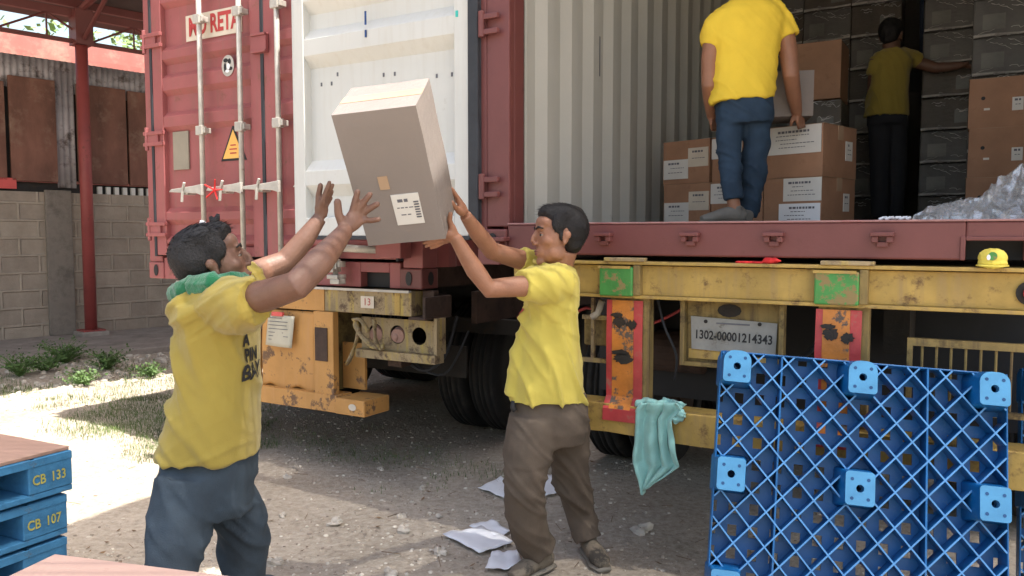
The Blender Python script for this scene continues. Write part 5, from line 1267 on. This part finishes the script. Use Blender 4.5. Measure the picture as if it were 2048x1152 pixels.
# ---------------- man D deep in the container
yd = 6.3
D2 = empty("person"); D2.location = (P(1775, 440, yd).x, yd, FZ); D0 = D2.location.copy()
tag(D2, "man in an olive yellow shirt deep in the dark container reaching right", "person"); parent_skin[D2.name] = 'skin1'
def LD(x, y, Y): return P(x, y, Y) - D0
HD = headframe(LD(1782, 74, yd), R(-40), R(-5), 0, 1.05)
b = MB(); head_shapes(b, HD)
b.tube([HD @ V((0, -0.02, -0.04)), LD(1786, 108, yd)], [0.06, 0.065], 14)
b.rings([(LD(1774, 235, yd), 0.12, 0.09), (LD(1782, 130, yd), 0.12, 0.09), (LD(1786, 112, yd), 0.13, 0.08)])
b.tube([LD(1806, 112, yd), LD(1838, 126, yd), LD(1872, 136, yd - 0.05), LD(1905, 133, yd - 0.12), LD(1925, 130, yd - 0.15)], [0.054, 0.048, 0.042, 0.034, 0.026], 14)
hd_ = [[LD(1930, 126, yd - 0.16), LD(1936, 124, yd - 0.18)]] + [[LD(1935, 129 + 2 * i, yd - 0.16 + 0.01 * i), LD(1941, 129 + 2 * i, yd - 0.17), LD(1946, 131 + 2 * i, yd - 0.17)] for i in range(4)]
hand(b, LD(1926, 130, yd - 0.15), hd_, 0.013, 0.0085)
b.tube([LD(1752, 118, yd), LD(1745, 180, yd + 0.03), LD(1756, 215, yd + 0.15)], [0.05, 0.042, 0.03], 12)
hl_ = [[LD(1760, 218, yd + 0.17), LD(1762, 222, yd + 0.19)]] + [[LD(1757 + i, 222, yd + 0.16 + 0.015 * i), LD(1758 + i, 227, yd + 0.18 + 0.015 * i), LD(1758 + i, 231, yd + 0.19 + 0.015 * i)] for i in range(4)]
hand(b, LD(1756, 216, yd + 0.155), hl_, 0.013, 0.0085)
b.tube([LD(1762, 235, yd), LD(1760, 340, yd), V((-0.06, 0, 0.06))], [0.07, 0.05, 0.035], 12)
b.tube([LD(1790, 235, yd), LD(1794, 340, yd), V((0.07, 0.04, 0.06))], [0.07, 0.05, 0.035], 12)
vox(b, "body", M['skin1'], D2, 0.008, 1)
head_extras(D2, HD, 31, spikes=60)
s = MB()
def rgd(x, y, rx, ry, Y=yd): return (LD(x, y, Y), rx * Y / F, ry)
s.rings([rgd(1773, 233, 41, 0.13), rgd(1775, 190, 37, 0.13), rgd(1779, 150, 36, 0.125), rgd(1784, 125, 35, 0.12), rgd(1786, 108, 30, 0.10), rgd(1786, 98, 18, 0.07)], 24)
s.tube([LD(1800, 112, yd), LD(1820, 116, yd), LD(1838, 122, yd)], [0.072, 0.068, 0.062], 14)
s.tube([LD(1765, 115, yd), LD(1752, 128, yd), LD(1748, 150, yd)], [0.07, 0.062, 0.055], 14)
vox(s, "shirt", M['shirt1'], D2, 0.011, 2, fold(0.008, 13, (0.9, 0.1, 0.2), 6.1, 0.003, 22))
j = MB(); j.rings([rgd(1774, 225, 36, 0.11), rgd(1775, 250, 38, 0.12)], 20)
j.tube([LD(1762, 245, yd), LD(1760, 340, yd), V((-0.06, 0, 0.08))], [0.095, 0.075, 0.065], 14)
j.tube([LD(1789, 245, yd), LD(1794, 340, yd), V((0.07, 0.04, 0.08))], [0.095, 0.075, 0.065], 14)
vox(j, "trousers", M['blackpants'], D2, 0.012, 2)
for a, to in ((V((-0.06, 0, 0)), V((0.05, 0.18, 0))), (V((0.07, 0.04, 0)), V((0.12, 0.16, 0)))):
    u1, s1 = MB(), MB(); shoe(u1, s1, a + V((0, 0, 0.08)), a + to, ground=0); k1 = vox(u1, "shoe", M['shoe'], D2, 0.008, 1); s1.build("sole", M['sole'], k1, 0, True)
# dark strap standing in for the shaded gap between the stacks above him
st = MB(); pts = [RC(1.60, 4.35, 3.85), RC(1.60, 4.3, 3.3), RC(1.61, 4.28, 2.95)]
st.tube(pts, [(0.035, 0.006)] * 3, 8); o = st.build("gap_shade_sliver", mat('dark_gap_shade', (0.02, 0.03, 0.06), 0.8), None); tag(o, "dark blue strap standing in for the shaded gap above the reaching man", "sliver")

# ================================================================= BLUE PALLETS
PW, PH = 0.950, 0.872
flip = [0]
def plastic_pallet(W, H):
    root = empty("plastic_pallet")
    t0, t1 = -0.070, 0.0            # ribs stand towards the viewer (-y), deck sheet behind
    r = MB(); th = 0.0042
    r.box((-W / 2, t0, -H / 2), (-W / 2 + 0.006, t1 + 0.012, H / 2)); r.box((W / 2 - 0.006, t0, -H / 2), (W / 2, t1 + 0.012, H / 2))
    r.box((-W / 2 + 0.006, t0, H / 2 - 0.006), (W / 2 - 0.006, t1 + 0.012, H / 2)); r.box((-W / 2 + 0.006, t0, -H / 2), (W / 2 - 0.006, t1 + 0.012, -H / 2 + 0.006))
    r.build("rim", M['blueplastic'], root, 0.003)
    d = MB(); sp = 0.104; ed_ = MB()
    def seg(ax, az, bx_, bz):
        p0, p1 = V((ax, 0, az)), V((bx_, 0, bz)); dd_ = (p1 - p0).normalized(); nn = V((-dd_.z, 0, dd_.x)) * th / 2
        pts = [p0 - nn, p1 - nn, p1 + nn, p0 + nn]
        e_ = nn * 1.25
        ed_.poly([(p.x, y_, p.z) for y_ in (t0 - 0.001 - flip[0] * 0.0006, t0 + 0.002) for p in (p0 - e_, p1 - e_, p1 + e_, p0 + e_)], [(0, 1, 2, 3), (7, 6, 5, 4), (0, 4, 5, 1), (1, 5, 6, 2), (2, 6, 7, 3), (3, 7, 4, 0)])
        d.poly([(p.x, t0 + 0.002, p.z) for p in pts] + [(p.x, t1, p.z) for p in pts], [(0, 1, 2, 3), (7, 6, 5, 4), (0, 4, 5, 1), (1, 5, 6, 2), (2, 6, 7, 3), (3, 7, 4, 0)])
    x0, x1, z0, z1 = -W / 2 + 0.006, W / 2 - 0.006, -H / 2 + 0.006, H / 2 - 0.006
    k = 1.12   # slope of the diagonals
    n = int((W + H / k) / sp) + 2
    for sgn in (1, -1):
        flip[0] = sgn > 0
        for i in range(-n, n + 1):
            c = i * sp + 0.02
            # x = c + sgn * z / k
            pts = []
            for z in (z0, z1):
                x = c + sgn * z / k
                pts.append((x, z))
            (xa, za), (xb, zb_) = pts
            if abs(xb - xa) < 1e-9: continue
            def at(x): return za + (x - xa) / (xb - xa) * (zb_ - za)
            lo, hi = (pts[0], pts[1]) if xa < xb else (pts[1], pts[0])
            lx, lz = lo; hx, hz = hi
            if hx < x0 or lx > x1: continue
            if lx < x0: lz = at(x0); lx = x0
            if hx > x1: hz = at(x1); hx = x1
            if hx - lx > 0.004: seg(lx, lz, hx, hz)
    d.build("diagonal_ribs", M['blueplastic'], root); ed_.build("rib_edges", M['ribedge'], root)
    v_ = MB()
    for fx in (-0.275, 0.235): v_.box((fx * W - 0.003, t0 + 0.001, z0), (fx * W + 0.003, t1 + 0.001, z1))
    v_.build("straight_ribs", M['blueplastic'], root)
    # deck: bars both ways leaving openings
    k_ = MB(); cols = 13; rows = 11
    for i in range(cols):
        xc = x0 + (x1 - x0) * (i + 0.5) / cols; k_.box((xc - 0.0205, 0.0025, z0), (xc + 0.0205, 0.0095, z1))
    for i in range(rows):
        zc = z0 + (z1 - z0) * (i + 0.5) / rows; k_.box((x0, 0.0010, zc - 0.020), (x1, 0.0120, zc + 0.020))
    k_.build("deck", M['blueplastic'], root)
    # nine hollow feet, tapering towards the viewer, each with a holed pad
    for fz in (0.445, 0.0, -0.445):
        for fx in (-0.455, 0.0, 0.455):
            cx = fx * W * (1.0 if fx else 1) ; cz = fz * (H - 0.02)
            cx = max(-W / 2 + 0.055, min(W / 2 - 0.06, cx)); cz = max(-H / 2 + 0.06, min(H / 2 - 0.06, cz))
            f = MB(); w0, w1 = 0.062, 0.047; h0, h1 = 0.068, 0.056
            def rr(wx, hz, y):
                pts = []
                for (sx, sz) in ((1, -1), (1, 1), (-1, 1), (-1, -1)):
                    rad = 0.035 if (sz > 0 and fz > 0.1) else 0.012
                    a0 = {(1, -1): -90, (1, 1): 0, (-1, 1): 90, (-1, -1): 180}[(sx, sz)]
                    for q in range(5):
                        t = R(a0 + q * 22.5); pts.append(V((cx + sx * (wx - rad) + rad * math.cos(t), y, cz + sz * (hz - rad) + rad * math.sin(t))))
                return pts
            A_, B_ = rr(w0, h0, t1), rr(w1, h1, t0 - 0.055); n_ = len(A_); base = len(f.v)
            f.v += A_ + B_
            for i in range(n_): f.f.append((i, (i + 1) % n_, n_ + (i + 1) % n_, n_ + i))
            leg = f.build("leg", M['blueplastic'], root)
            # pad with a real centre hole
            g = MB(); C2 = rr(w1, h1, t0 - 0.056); inner = [V((cx + 0.013 * math.cos(2 * math.pi * i / n_ - math.pi / 2), t0 - 0.056, cz + 0.013 * math.sin(2 * math.pi * i / n_ - math.pi / 2))) for i in range(n_)]
            back = [p + V((0, 0.03, 0)) for p in inner]
            g.v += C2 + inner + back
            for i in range(n_):
                j2 = (i + 1) % n_; g.f += [(i, j2, n_ + j2, n_ + i), (n_ + i, n_ + j2, 2 * n_ + j2, 2 * n_ + i)]
            pad = g.build("pad", M['bluepad'], leg)
            for (ox_, oz_) in ((-0.026, 0.030), (0.026, 0.030), (-0.026, -0.034), (0.026, -0.034)):
                hs = MB(); oval(hs, cx + ox_, t0 - 0.0562, cz + oz_, 0.0058, 0.0058, 0.0008, 10)
                hs.build("bolt_hole", M['hole'], leg)
    return root
M['hole'] = mat('dark_blue_hole', (0.015, 0.07, 0.19), 0.6, bump=0)
M['ribedge'] = mat('highlight_blue_edge', (0.085, 0.27, 0.56), 0.5, 0.1, 8, bump=0)  # paler strips paint a thin highlight along the rib fronts
pp = plastic_pallet(PW, PH)
pc_ = V((1.192, 2.755, 0.566))
pp.rotation_euler = (0, 0, 0)
pp.matrix_world = Matrix.Translation(pc_) @ Matrix.Rotation(-0.187, 4, 'Z') @ Matrix.Rotation(-0.275, 4, 'X') @ Matrix.Rotation(0.061, 4, 'Y')
tag(pp, "large blue plastic pallet leaning upright with its diagonal ribs and feet facing out", "plastic pallet", "blue plastic pallets")
p2 = copy_tree(pp); p2.matrix_world = Matrix.Translation(V((2.26, 2.64, 0.53))) @ Matrix.Rotation(-0.45, 4, 'Z') @ Matrix.Rotation(-0.2, 4, 'X')
tag(p2, "blue plastic pallet mostly out of view at the right edge behind the large one", "plastic pallet", "blue plastic pallets")
pb = MB(); pb.box((-0.45, -0.25, 0), (0.45, 0.25, 0.125)); o = pb.build("wooden_block", M['ply'], None, 0.01); o.location = (1.12, 2.60, 0); o.rotation_euler = (0, 0, -0.172); tag(o, "low wooden block propping the large blue pallet", "wooden block")

# blue painted wooden pallets, left edge
def wood_pallet(num, w_=1.1, d=1.0, h=0.14):
    """origin = far right top corner projected to base; face with text is +x side, running to -y"""
    root = empty("wooden_pallet")
    top_ = MB(); nb_ = 7
    for i in range(nb_):
        y1 = -i * d / nb_; top_.box((-w_, y1 - d / nb_ + 0.012, h - 0.022), (0, y1, h))
    top_.build("deck_boards", M['bluewood'], root, 0.003)
    s_ = MB(); s_.box((-w_, -d, 0), (0.002, 0, 0.02)); s_.build("bottom_board", M['bluewood'], root, 0.003)
    for (y0, y1) in ((-0.155, 0.0), (-0.60, -0.40), (-d, -d + 0.15)):
        blk = bx((-w_, y0, 0.0205), (0.004, y1, h - 0.0225)).build("stringer", M['bluewood'], root, 0.004)
    r_ = MB(); r_.box((0.0, -d, h - 0.028), (0.006, 0.0, h - 0.001)); r_.build("edge_strip", M['bluewood'], root, 0.002)
    t1_, t2_ = num
    for s_t, yy, ww in ((t1_, -0.120, 0.9), (t2_, -0.052, 0.9)):
        text(s_t, 0.046, M['stencil'], root, (0.0065, yy, h * 0.47), rot=(math.pi / 2, 0, math.pi / 2), bold=0.0008, sx=0.8)
    return root
cr = V((P(142, 905, 2.75).x, 2.75, 0)); pyaw = math.atan2(0.894, 0.447) - math.pi / 2
pyaw = -R(26.6)
tiers = [("CB", "133", 0.0, 0.702 - 0.14, "uppermost blue wooden pallet, stencilled CB 133, under the brown board"), ("CB", "107", -0.018, 0.702 - 0.292, "blue wooden pallet stencilled CB 107 in the middle of the left stack"),
         ("CB", "108", -0.022, 0.702 - 0.444, "blue wooden pallet stencilled CB 108, third down in the left stack")]
for (t1_, t2_, dx, z, lab) in tiers:
    q = wood_pallet((t1_, t2_)); q.location = (cr.x + dx, cr.y + dx * 0.5, z); q.rotation_euler = (0, 0, pyaw); tag(q, lab, "wooden pallet", "blue wooden pallets stacked at the left edge")
q = wood_pallet(("CB", "109")) if False else None
base = MB(); base.box((-1.05, -0.95, 0), (-0.03, -0.03, 0.256)); o = base.build("timber_base", M['bluewood'], None, 0.01); o.location = (cr.x, cr.y, 0); o.rotation_euler = (0, 0, pyaw); tag(o, "blue timber base under the left pallet stack", "timber base")
bd = MB(); bd.box((-1.1, -0.98, 0), (-0.004, -0.004, 0.012)); o = bd.build("plywood_sheet", M['ply'], None, 0.002); o.location = (cr.x, cr.y, 0.7035); o.rotation_euler = (0, 0, pyaw); tag(o, "brown plywood sheet lying on the uppermost blue pallet", "plywood sheet")
nc = P(110, 1108, 1.755)
bd = MB(); bd.box((0, -0.9, -0.014), (0.9, 0, 0)); bd.box((0.0, -0.9, 0.0), (0.9, -0.6, 0.002)); o = bd.build("plywood_sheet", mat('pinkish_brown_plywood', (0.50, 0.33, 0.27), 0.7, 0.06, 4, dirt=(0.42, 0.27, 0.21), dlo=0.58, dhi=0.7, dscale=4, bump=0.1), None, 0.002); o.location = nc; o.rotation_euler = (0, 0, R(-15))
tag(o, "pinkish brown plywood sheet at the bottom left corner, nearest the camera", "plywood sheet")
cr2 = MB()
for i in range(5): cr2.box((0.01, -0.88, i * (nc.z - 0.016) / 5 + 0.002), (0.88, -0.02, (i + 1) * (nc.z - 0.016) / 5 - 0.01 * (i < 4)))
o = cr2.build("wooden_crate", M['ply'], None, 0.004); o.location = (nc.x, nc.y, 0); o.rotation_euler = (0, 0, R(-15)); tag(o, "slatted wooden crate under the nearest plywood sheet", "crate")

# ================================================================= CLOTHS, CAP, PAPERS
def cloth_drape():
    mb = MB(); nu, nv = 40, 46
    def px_outline(t):
        L_ = [(0, 1300), (0.08, 1288), (0.3, 1285), (0.7, 1284), (0.85, 1292), (1, 1300)]
        R_ = [(0, 1372), (0.08, 1378), (0.2, 1360), (0.5, 1366), (0.75, 1376), (0.88, 1345), (1, 1312)]
        def ev(c):
            for (a, x), (b, y) in zip(c, c[1:]):
                if t <= b: return x + (y - x) * (t - a) / (b - a)
            return c[-1][1]
        return ev(L_), ev(R_)
    for j in range(nv + 1):
        t = j / nv
        xl, xr = px_outline(t)
        for i in range(nu + 1):
            s = i / nu; x = xl + (xr - xl) * s
            yp = 803 + (975 - 803) * t + (12 * (1 - s) + 6 * math.sin(s * 9)) * (t > 0.9) * (t - 0.9) * 10 * (1 - s)
            u = uR(x); d = 3.88 - 0.506 * u
            z = 1.45 + (470 - yp) * d / 1600
            out = 0.062 + 0.016 * math.sin(s * 21 + 2.4 * noise.noise(V((s * 3, t * 2, 0)))) * (0.5 + 0.6 * min(1, t * 2.2)) + 0.012 * noise.noise(V((s * 6, t * 6, 4)))
            if t < 0.12: out += 0.02 * math.cos(t / 0.12 * math.pi / 2) * 0.6
            mb.v.append(RC(u, -out, z))
    for j in range(nv):
        for i in range(nu): mb.f.append((j * (nu + 1) + i, j * (nu + 1) + i + 1, (j + 1) * (nu + 1) + i + 1, (j + 1) * (nu + 1) + i))
    return mb
cl = cloth_drape().build("hanging_cloth", M['teal'], None, 0, True); cl.modifiers.new("t", 'SOLIDIFY').thickness = 0.005
tag(cl, "pale teal cloth hung over the yellow bumper", "cloth")
kn = MB(); kz = 0.722
for k_ in range(9):
    a = uR(1288 + k_ * 10); kn.ell(RC(a, -0.03 + 0.012 * (k_ % 2), kz + 0.006 * (k_ % 3)), (0.026, 0.028, 0.018 + 0.004 * (k_ % 2)), None, 12, 8)
kn.ell(RC(uR(1376), -0.062, 0.70), (0.02, 0.022, 0.028)); kn.ell(RC(uR(1366), -0.065, 0.675), (0.016, 0.018, 0.02))
kb = vox(kn, "folded_top", M['teal'], cl, 0.005, 2, fold(0.006, 40, (0.2, 0.2, 1), 2, 0.003, 60))
rc_ = MB()
for i in range(12): rc_.ell(RC(uR(1478 + i * 7), -0.005 + 0.008 * math.sin(i * 2), 1.340 + 0.008 * (i > 7)), (0.016, 0.02, 0.006 + 0.008 * (i in (8, 9, 10))), None, 10, 6)
o = vox(rc_, "red_cloth", M['redcloth'], None, 0.004, 1); tag(o, "small red cloth wedged between the sill and the yellow beam", "cloth")
# cap in the sill pocket
cp = empty("cap", RC(uR(1984), -0.022, 1.337), RYAW)
q = MB(); q.ell((0, 0, 0.034), (0.046, 0.034, 0.034), None, 20, 12); q.ell((0, 0.0, 0.015), (0.047, 0.036, 0.02), None, 20, 10); vox(q, "crown", M['capyellow'], cp, 0.003, 1, fold(0.002, 60, (1, 0, 0.2), 3, 0.001, 80))
q = MB(); q.tube([(-0.044, -0.022, 0.008), (-0.02, -0.042, 0.006), (0.02, -0.042, 0.006), (0.044, -0.022, 0.008)], [(0.010, 0.004), (0.013, 0.004), (0.013, 0.004), (0.010, 0.004)], 8); q.build("brim", M['capyellow'], cp, 0, True)
q = MB(); oval(q, 0.0, -0.034, 0.040, 0.014, 0.015, 0.003, 16); q.build("round_badge", M['green'], cp)
q = MB(); oval(q, -0.012, -0.036, 0.036, 0.006, 0.010, 0.003, 10); q.build("badge_rim", M['paper'], cp)
tag(cp, "crumpled yellow cap with green badge tucked in the sill pocket", "cap")
papers = [([(885, 1072), (962, 1054), (1027, 1088), (958, 1113)], "largest white sheet on the dirt, left of the brown trousers"), ([(938, 1051), (984, 1040), (1026, 1063), (992, 1077)], "white sheet partly under the edge of the largest one"),
          ([(984, 1110), (1036, 1107), (1048, 1143), (970, 1148)], "crumpled lilac white sheet beside the front shoe of the thrower"), ([(955, 977), (1002, 958), (1025, 975), (1010, 998)], "white sheet behind the knee of the thrower, on its left"),
          ([(1080, 953), (1122, 956), (1133, 984), (1088, 996)], "white sheet between the legs of the thrower")]
for k_, (quad, lab) in enumerate(papers):
    mb = MB(); n = 10; c4 = [G(x, y) for x, y in quad]
    for j in range(n + 1):
        for i in range(n + 1):
            a, b_ = i / n, j / n
            p = (c4[0] * (1 - a) + c4[1] * a) * (1 - b_) + (c4[3] * (1 - a) + c4[2] * a) * b_
            e = 0.012 if k_ == 2 else 0.007
            mb.v.append(V((p.x + 0.006 * noise.noise(V((a * 5, b_ * 5, k_))), p.y + 0.006 * noise.noise(V((a * 5, b_ * 5, k_ + 9))), gz(p.x, p.y) + 0.009 + e + e * noise.noise(V((a * 3.2, b_ * 3.2, k_ * 5))) * 1.6 + 0.003 * (k_ == 0))))
    for j in range(n):
        for i in range(n): mb.f.append((j * (n + 1) + i, j * (n + 1) + i + 1, (j + 1) * (n + 1) + i + 1, (j + 1) * (n + 1) + i))
    o = mb.build("paper_sheet", M['paper'], None, 0, True); o.modifiers.new("t", 'SOLIDIFY').thickness = 0.0015
    tag(o, lab, "paper", "paper sheets dropped on the dirt")

# ================================================================= GROUND COVER
rnd = random.Random(5)
def pebble(mb, c, r, rs):
    pts = []; b0_ = len(mb.v); n, m3 = 6, 3
    sx, sy, sz = rs.uniform(.7, 1.3), rs.uniform(.7, 1.3), rs.uniform(.4, .75)
    a0 = rs.uniform(0, 6)
    mb.v.append(c + V((0, 0, r * sz)))
    for i in (1, 2):
        ph = math.pi * i / 3.4
        for j in range(n):
            t = a0 + 2 * math.pi * j / n; q = rs.uniform(.8, 1.15)
            mb.v.append(c + V((r * sx * math.sin(ph) * math.cos(t) * q, r * sy * math.sin(ph) * math.sin(t) * q, r * sz * math.cos(ph))))
    for j in range(n):
        mb.f.append((b0_, b0_ + 1 + j, b0_ + 1 + (j + 1) % n)); mb.f.append((b0_ + 1 + j, b0_ + 1 + n + j, b0_ + 1 + n + (j + 1) % n, b0_ + 1 + (j + 1) % n))
gr = [MB(), MB(), MB()]
for _ in range(15000):
    y = 2.6 + 9.0 * rnd.random() ** 1.5; x = rnd.uniform(-0.68 * y, 0.5 * y)
    dn = noise.noise(V((x * 0.8, y * 0.8, 7)))
    if rnd.random() > 0.55 + dn: continue
    r = rnd.choice((0.004, 0.005, 0.006, 0.008, 0.011)) * (1.2 if y > 5 else 1)
    pebble(gr[rnd.randrange(3)], V((x, y, gz(x, y) + r * 0.15)), r, rnd)
for mb, cc, nm in zip(gr, ((0.60, 0.55, 0.47), (0.28, 0.23, 0.185), (0.45, 0.385, 0.31)), ("pale", "dark", "tan")):
    o = mb.build("gravel", mat(nm + '_gravel', cc, 0.9, 0.25, 9, bump=0.2), None); tag(o, "loose %s gravel scattered over the dirt yard" % nm, "gravel", kind='stuff')
# rubble strip by the pavement
rb_ = MB()
for _ in range(2600):
    s = rnd.uniform(-4, 5.5); nrm = rnd.uniform(-4.1, -2.2); p = wall_m @ V((s, nrm, 0))
    if rnd.random() > 0.75 + 0.8 * noise.noise(p * 0.9): continue
    pebble(rb_, V((p.x, p.y, gz(p.x, p.y) + 0.005)), rnd.choice((0.012, 0.018, 0.025, 0.04)), rnd)
o = rb_.build("rubble", M['stone'], None); tag(o, "grey rubble strewn between the pavement and the sunlit yard", "rubble", kind='stuff')
stones = [(470 + 440, 913 - 55, 0.03)]
spots = [(763, 937, 0.024, "pale stone alone near the trailer shade"), (805, 1030, 0.028, "white stone right of the dark twig on open dirt"), (808, 1062, 0.035, "tan stone just below the white stone"), (668, 1048, 0.034, "brown stone nearest the left man's jeans"),
         (880, 1030, 0.02, "dark stone left of the white sheets"), (880, 1105, 0.035, "pale stone below the largest white sheet"), (1283, 1062, 0.052, "large pale stone in front of the hanging cloth"), (575, 955, 0.024, "dark stone near the bumper shade"),
         (548, 1128, 0.04, "flat grey stone by the left man's knee"), (565, 1032, 0.02, "small brown stone right of the left man's thigh"), (780, 1150, 0.03, "stone on the bottom edge of the picture"), (845, 975, 0.024, "stone beside the dry grass tuft")]
for i, (x, y, r, lab) in enumerate(spots):
    g_ = G(x, y); mb = MB(); mb.ell((0, 0, 0), (r, r * 0.8, r * 0.6), None, 11, 7)
    me_ = mb.mesh("stone")
    for v in me_.vertices: v.co += v.co.normalized() * r * 0.9 * noise.noise(v.co * (1.3 / r) + V((i * 7, 0, 0)))
    o = link("stone", me_, M['stone'], None, False); o.location = (g_.x, g_.y, gz(g_.x, g_.y) + r * 0.3); o.rotation_euler = (0, 0, i * 1.3); tag(o, lab, "stone", "stones on the dirt")
lt_ = MB()
for _ in range(420):
    y = 2.8 + 6.5 * rnd.random() ** 1.3; x = rnd.uniform(-0.6 * y, 0.45 * y); p = V((x, y, gz(x, y) + 0.006)); a = rnd.uniform(0, 6.28); d = V((math.cos(a), math.sin(a), rnd.uniform(-.1, .25))); s2 = V((-d.y, d.x, rnd.uniform(-.3, .3)))
    if rnd.random() < 0.45: lt_.tube([p, p + d * rnd.uniform(.03, .09)], 0.0016, 4)
    else:
        L_ = rnd.uniform(.015, .04); lt_.poly([p, p + d * L_ * .5 + s2 * L_ * .25, p + d * L_ + V((0, 0, .004)), p + d * L_ * .5 - s2 * L_ * .25], [(0, 1, 2, 3)])
o = lt_.build("leaf_litter", mat('dry_leaf', (0.16, 0.10, 0.055), 0.8, 0.5, 4, bump=0), None); tag(o, "dry leaves and twigs scattered on the dirt", "leaf litter", kind='stuff')
# grass
def blades(n, region, hmin, hmax, wd=0.004):
    mb = MB()
    for _ in range(n):
        p, dens = region()
        if rnd.random() > dens: continue
        h = rnd.uniform(hmin, hmax); a = rnd.uniform(0, 6.28); ln = rnd.uniform(0.2, 0.8) * h
        d = V((math.cos(a), math.sin(a), 0)); s = V((-d.y, d.x, 0)) * wd / 2; b0_ = V((p.x, p.y, gz(p.x, p.y) - 0.004))
        m1_ = b0_ + d * ln * 0.35 + V((0, 0, h * 0.6)); tp = b0_ + d * ln + V((0, 0, h))
        mb.poly([b0_ - s, b0_ + s, m1_ + s * 0.7, m1_ - s * 0.7, tp], [(0, 1, 2, 3), (3, 2, 4)])
    return mb
def reg_a():
    x = rnd.uniform(60, 560); y = rnd.uniform(765, 945); p = G(x, y)
    # the patch in the container's shade plus a ragged fringe
    cx, cy = (x - 330) / 240, (y - 840) / 70
    d = 1.15 - (cx * cx + cy * cy) + 0.9 * noise.noise(p * 2.3); return p, max(0, min(1, d))
def reg_b():
    x = rnd.uniform(500, 1040); y = rnd.uniform(820, 985); p = G(x, y); dline = abs((y - (860 + (x - 520) * 0.20)) / 42)
    return p, max(0, 0.55 - dline * 0.5 + 0.7 * noise.noise(p * 2.8))
def reg_c():
    x = rnd.uniform(0, 350); y = rnd.uniform(715, 800); p = G(x, y)
    return p, max(0, min(1, 0.25 + 1.6 * noise.noise(p * 1.7 + V((3, 1, 0)))))
for (n_, rg_, h0_, h1_, lab) in ((9000, reg_c, 0.02, 0.06, "weedy grass growing through the rubble by the pavement"), (26000, reg_a, 0.012, 0.05, "patch of short grass in the container shade left of the yellow shirt"), (11000, reg_b, 0.01, 0.035, "sparse dry grass along the trailer shade")):
    o = blades(n_, rg_, h0_, h1_).build("grass", M['grass'], None); tag(o, lab, "grass", kind='stuff')
# weeds by the pavement
def weed(px_, py_, size, n_, lab, sd_):
    r2 = random.Random(sd_); g_ = G(px_, py_); root = empty("weed_plant", (g_.x, g_.y, gz(g_.x, g_.y)))
    st_ = MB(); lf = MB()
    for _ in range(n_):
        a = r2.uniform(0, 6.28); h = size * r2.uniform(0.3, 1); rr_ = size * r2.uniform(0.2, 1.25)
        tip = V((math.cos(a) * rr_, math.sin(a) * rr_, h)); st_.tube([(0, 0, 0), tip * 0.5 + V((0, 0, h * 0.2)), tip], [0.004, 0.003, 0.001], 5)
        for q in range(7):
            c = tip * r2.uniform(0.35, 1.05) + V((r2.uniform(-.03, .03), r2.uniform(-.03, .03), r2.uniform(-.01, .03)))
            d = V((r2.uniform(-1, 1), r2.uniform(-1, 1), r2.uniform(-.2, .7))).normalized(); s = d.orthogonal().normalized(); L_ = r2.uniform(0.018, 0.045)
            lf.poly([c, c + d * L_ * .5 + s * L_ * .28, c + d * L_, c + d * L_ * .5 - s * L_ * .28], [(0, 1, 2, 3)])
    st_.build("stems", M['leaf'], root); lf.build("leaves", M['leaf'], root)
    tag(root, lab, "weed", "weeds along the pavement")
weed(38, 752, 0.26, 60, "leafy green weed at the left edge by the pavement", 1); weed(130, 728, 0.27, 80, "widest weed clump below the pier of the block wall", 2)
weed(215, 738, 0.22, 60, "low weed right of the widest clump", 3); weed(165, 772, 0.17, 44, "small weed on the rubble below the widest clump", 4)
weed(88, 745, 0.2, 40, "small weed between the edge weed and the widest clump", 5); weed(300, 755, 0.16, 34, "small dry weed nearest the left man's back", 6)

# trees beyond the wall
def tree(x, y, h, rad, lab, sd_):
    r2 = random.Random(sd_); root = empty("tree", (x, y, 0)); t = MB()
    t.tube([(0, 0, 0), (0.1, 0, h * 0.3), (0.0, 0.1, h * 0.6), (0.05, 0, h * 0.85)], [0.22, 0.17, 0.11, 0.04], 10)
    for _ in range(9):
        a = r2.uniform(0, 6.28); z = r2.uniform(0.3, 0.7) * h; t.tube([(0, 0, z), (math.cos(a) * rad * .4, math.sin(a) * rad * .4, z + h * .12), (math.cos(a) * rad * .8, math.sin(a) * rad * .8, z + h * .2)], [0.07, 0.045, 0.015], 7)
    t.build("trunk", M['bark'], root)
    l = MB(); cl_ = [(V((r2.gauss(0, rad * .45), r2.gauss(0, rad * .45), h * r2.uniform(.35, 1.0))), r2.uniform(.35, .8) * rad * .55) for _ in range(26)]
    for _ in range(5200):
        c, cr_ = cl_[r2.randrange(26)]; d = V((r2.gauss(0, 1), r2.gauss(0, 1), r2.gauss(0, 1))).normalized(); p = c + d * cr_ * r2.uniform(.5, 1.1)
        a = V((r2.uniform(-1, 1), r2.uniform(-1, 1), r2.uniform(-.7, .7))).normalized(); s = a.orthogonal().normalized(); L_ = r2.uniform(.14, .28)
        l.poly([p, p + a * L_ * .5 + s * L_ * .25, p + a * L_, p + a * L_ * .5 - s * L_ * .25], [(0, 1, 2, 3)])
    l.build("crown", M['treeleaf'], root); tag(root, lab, "tree", "trees beyond the wall")
tree(-13.5, 17.5, 6.6, 2.6, "green tree left of the red column, seen through the truss", 1); tree(-8.2, 20.5, 7.0, 2.8, "green tree seen through the truss between column and container", 2)
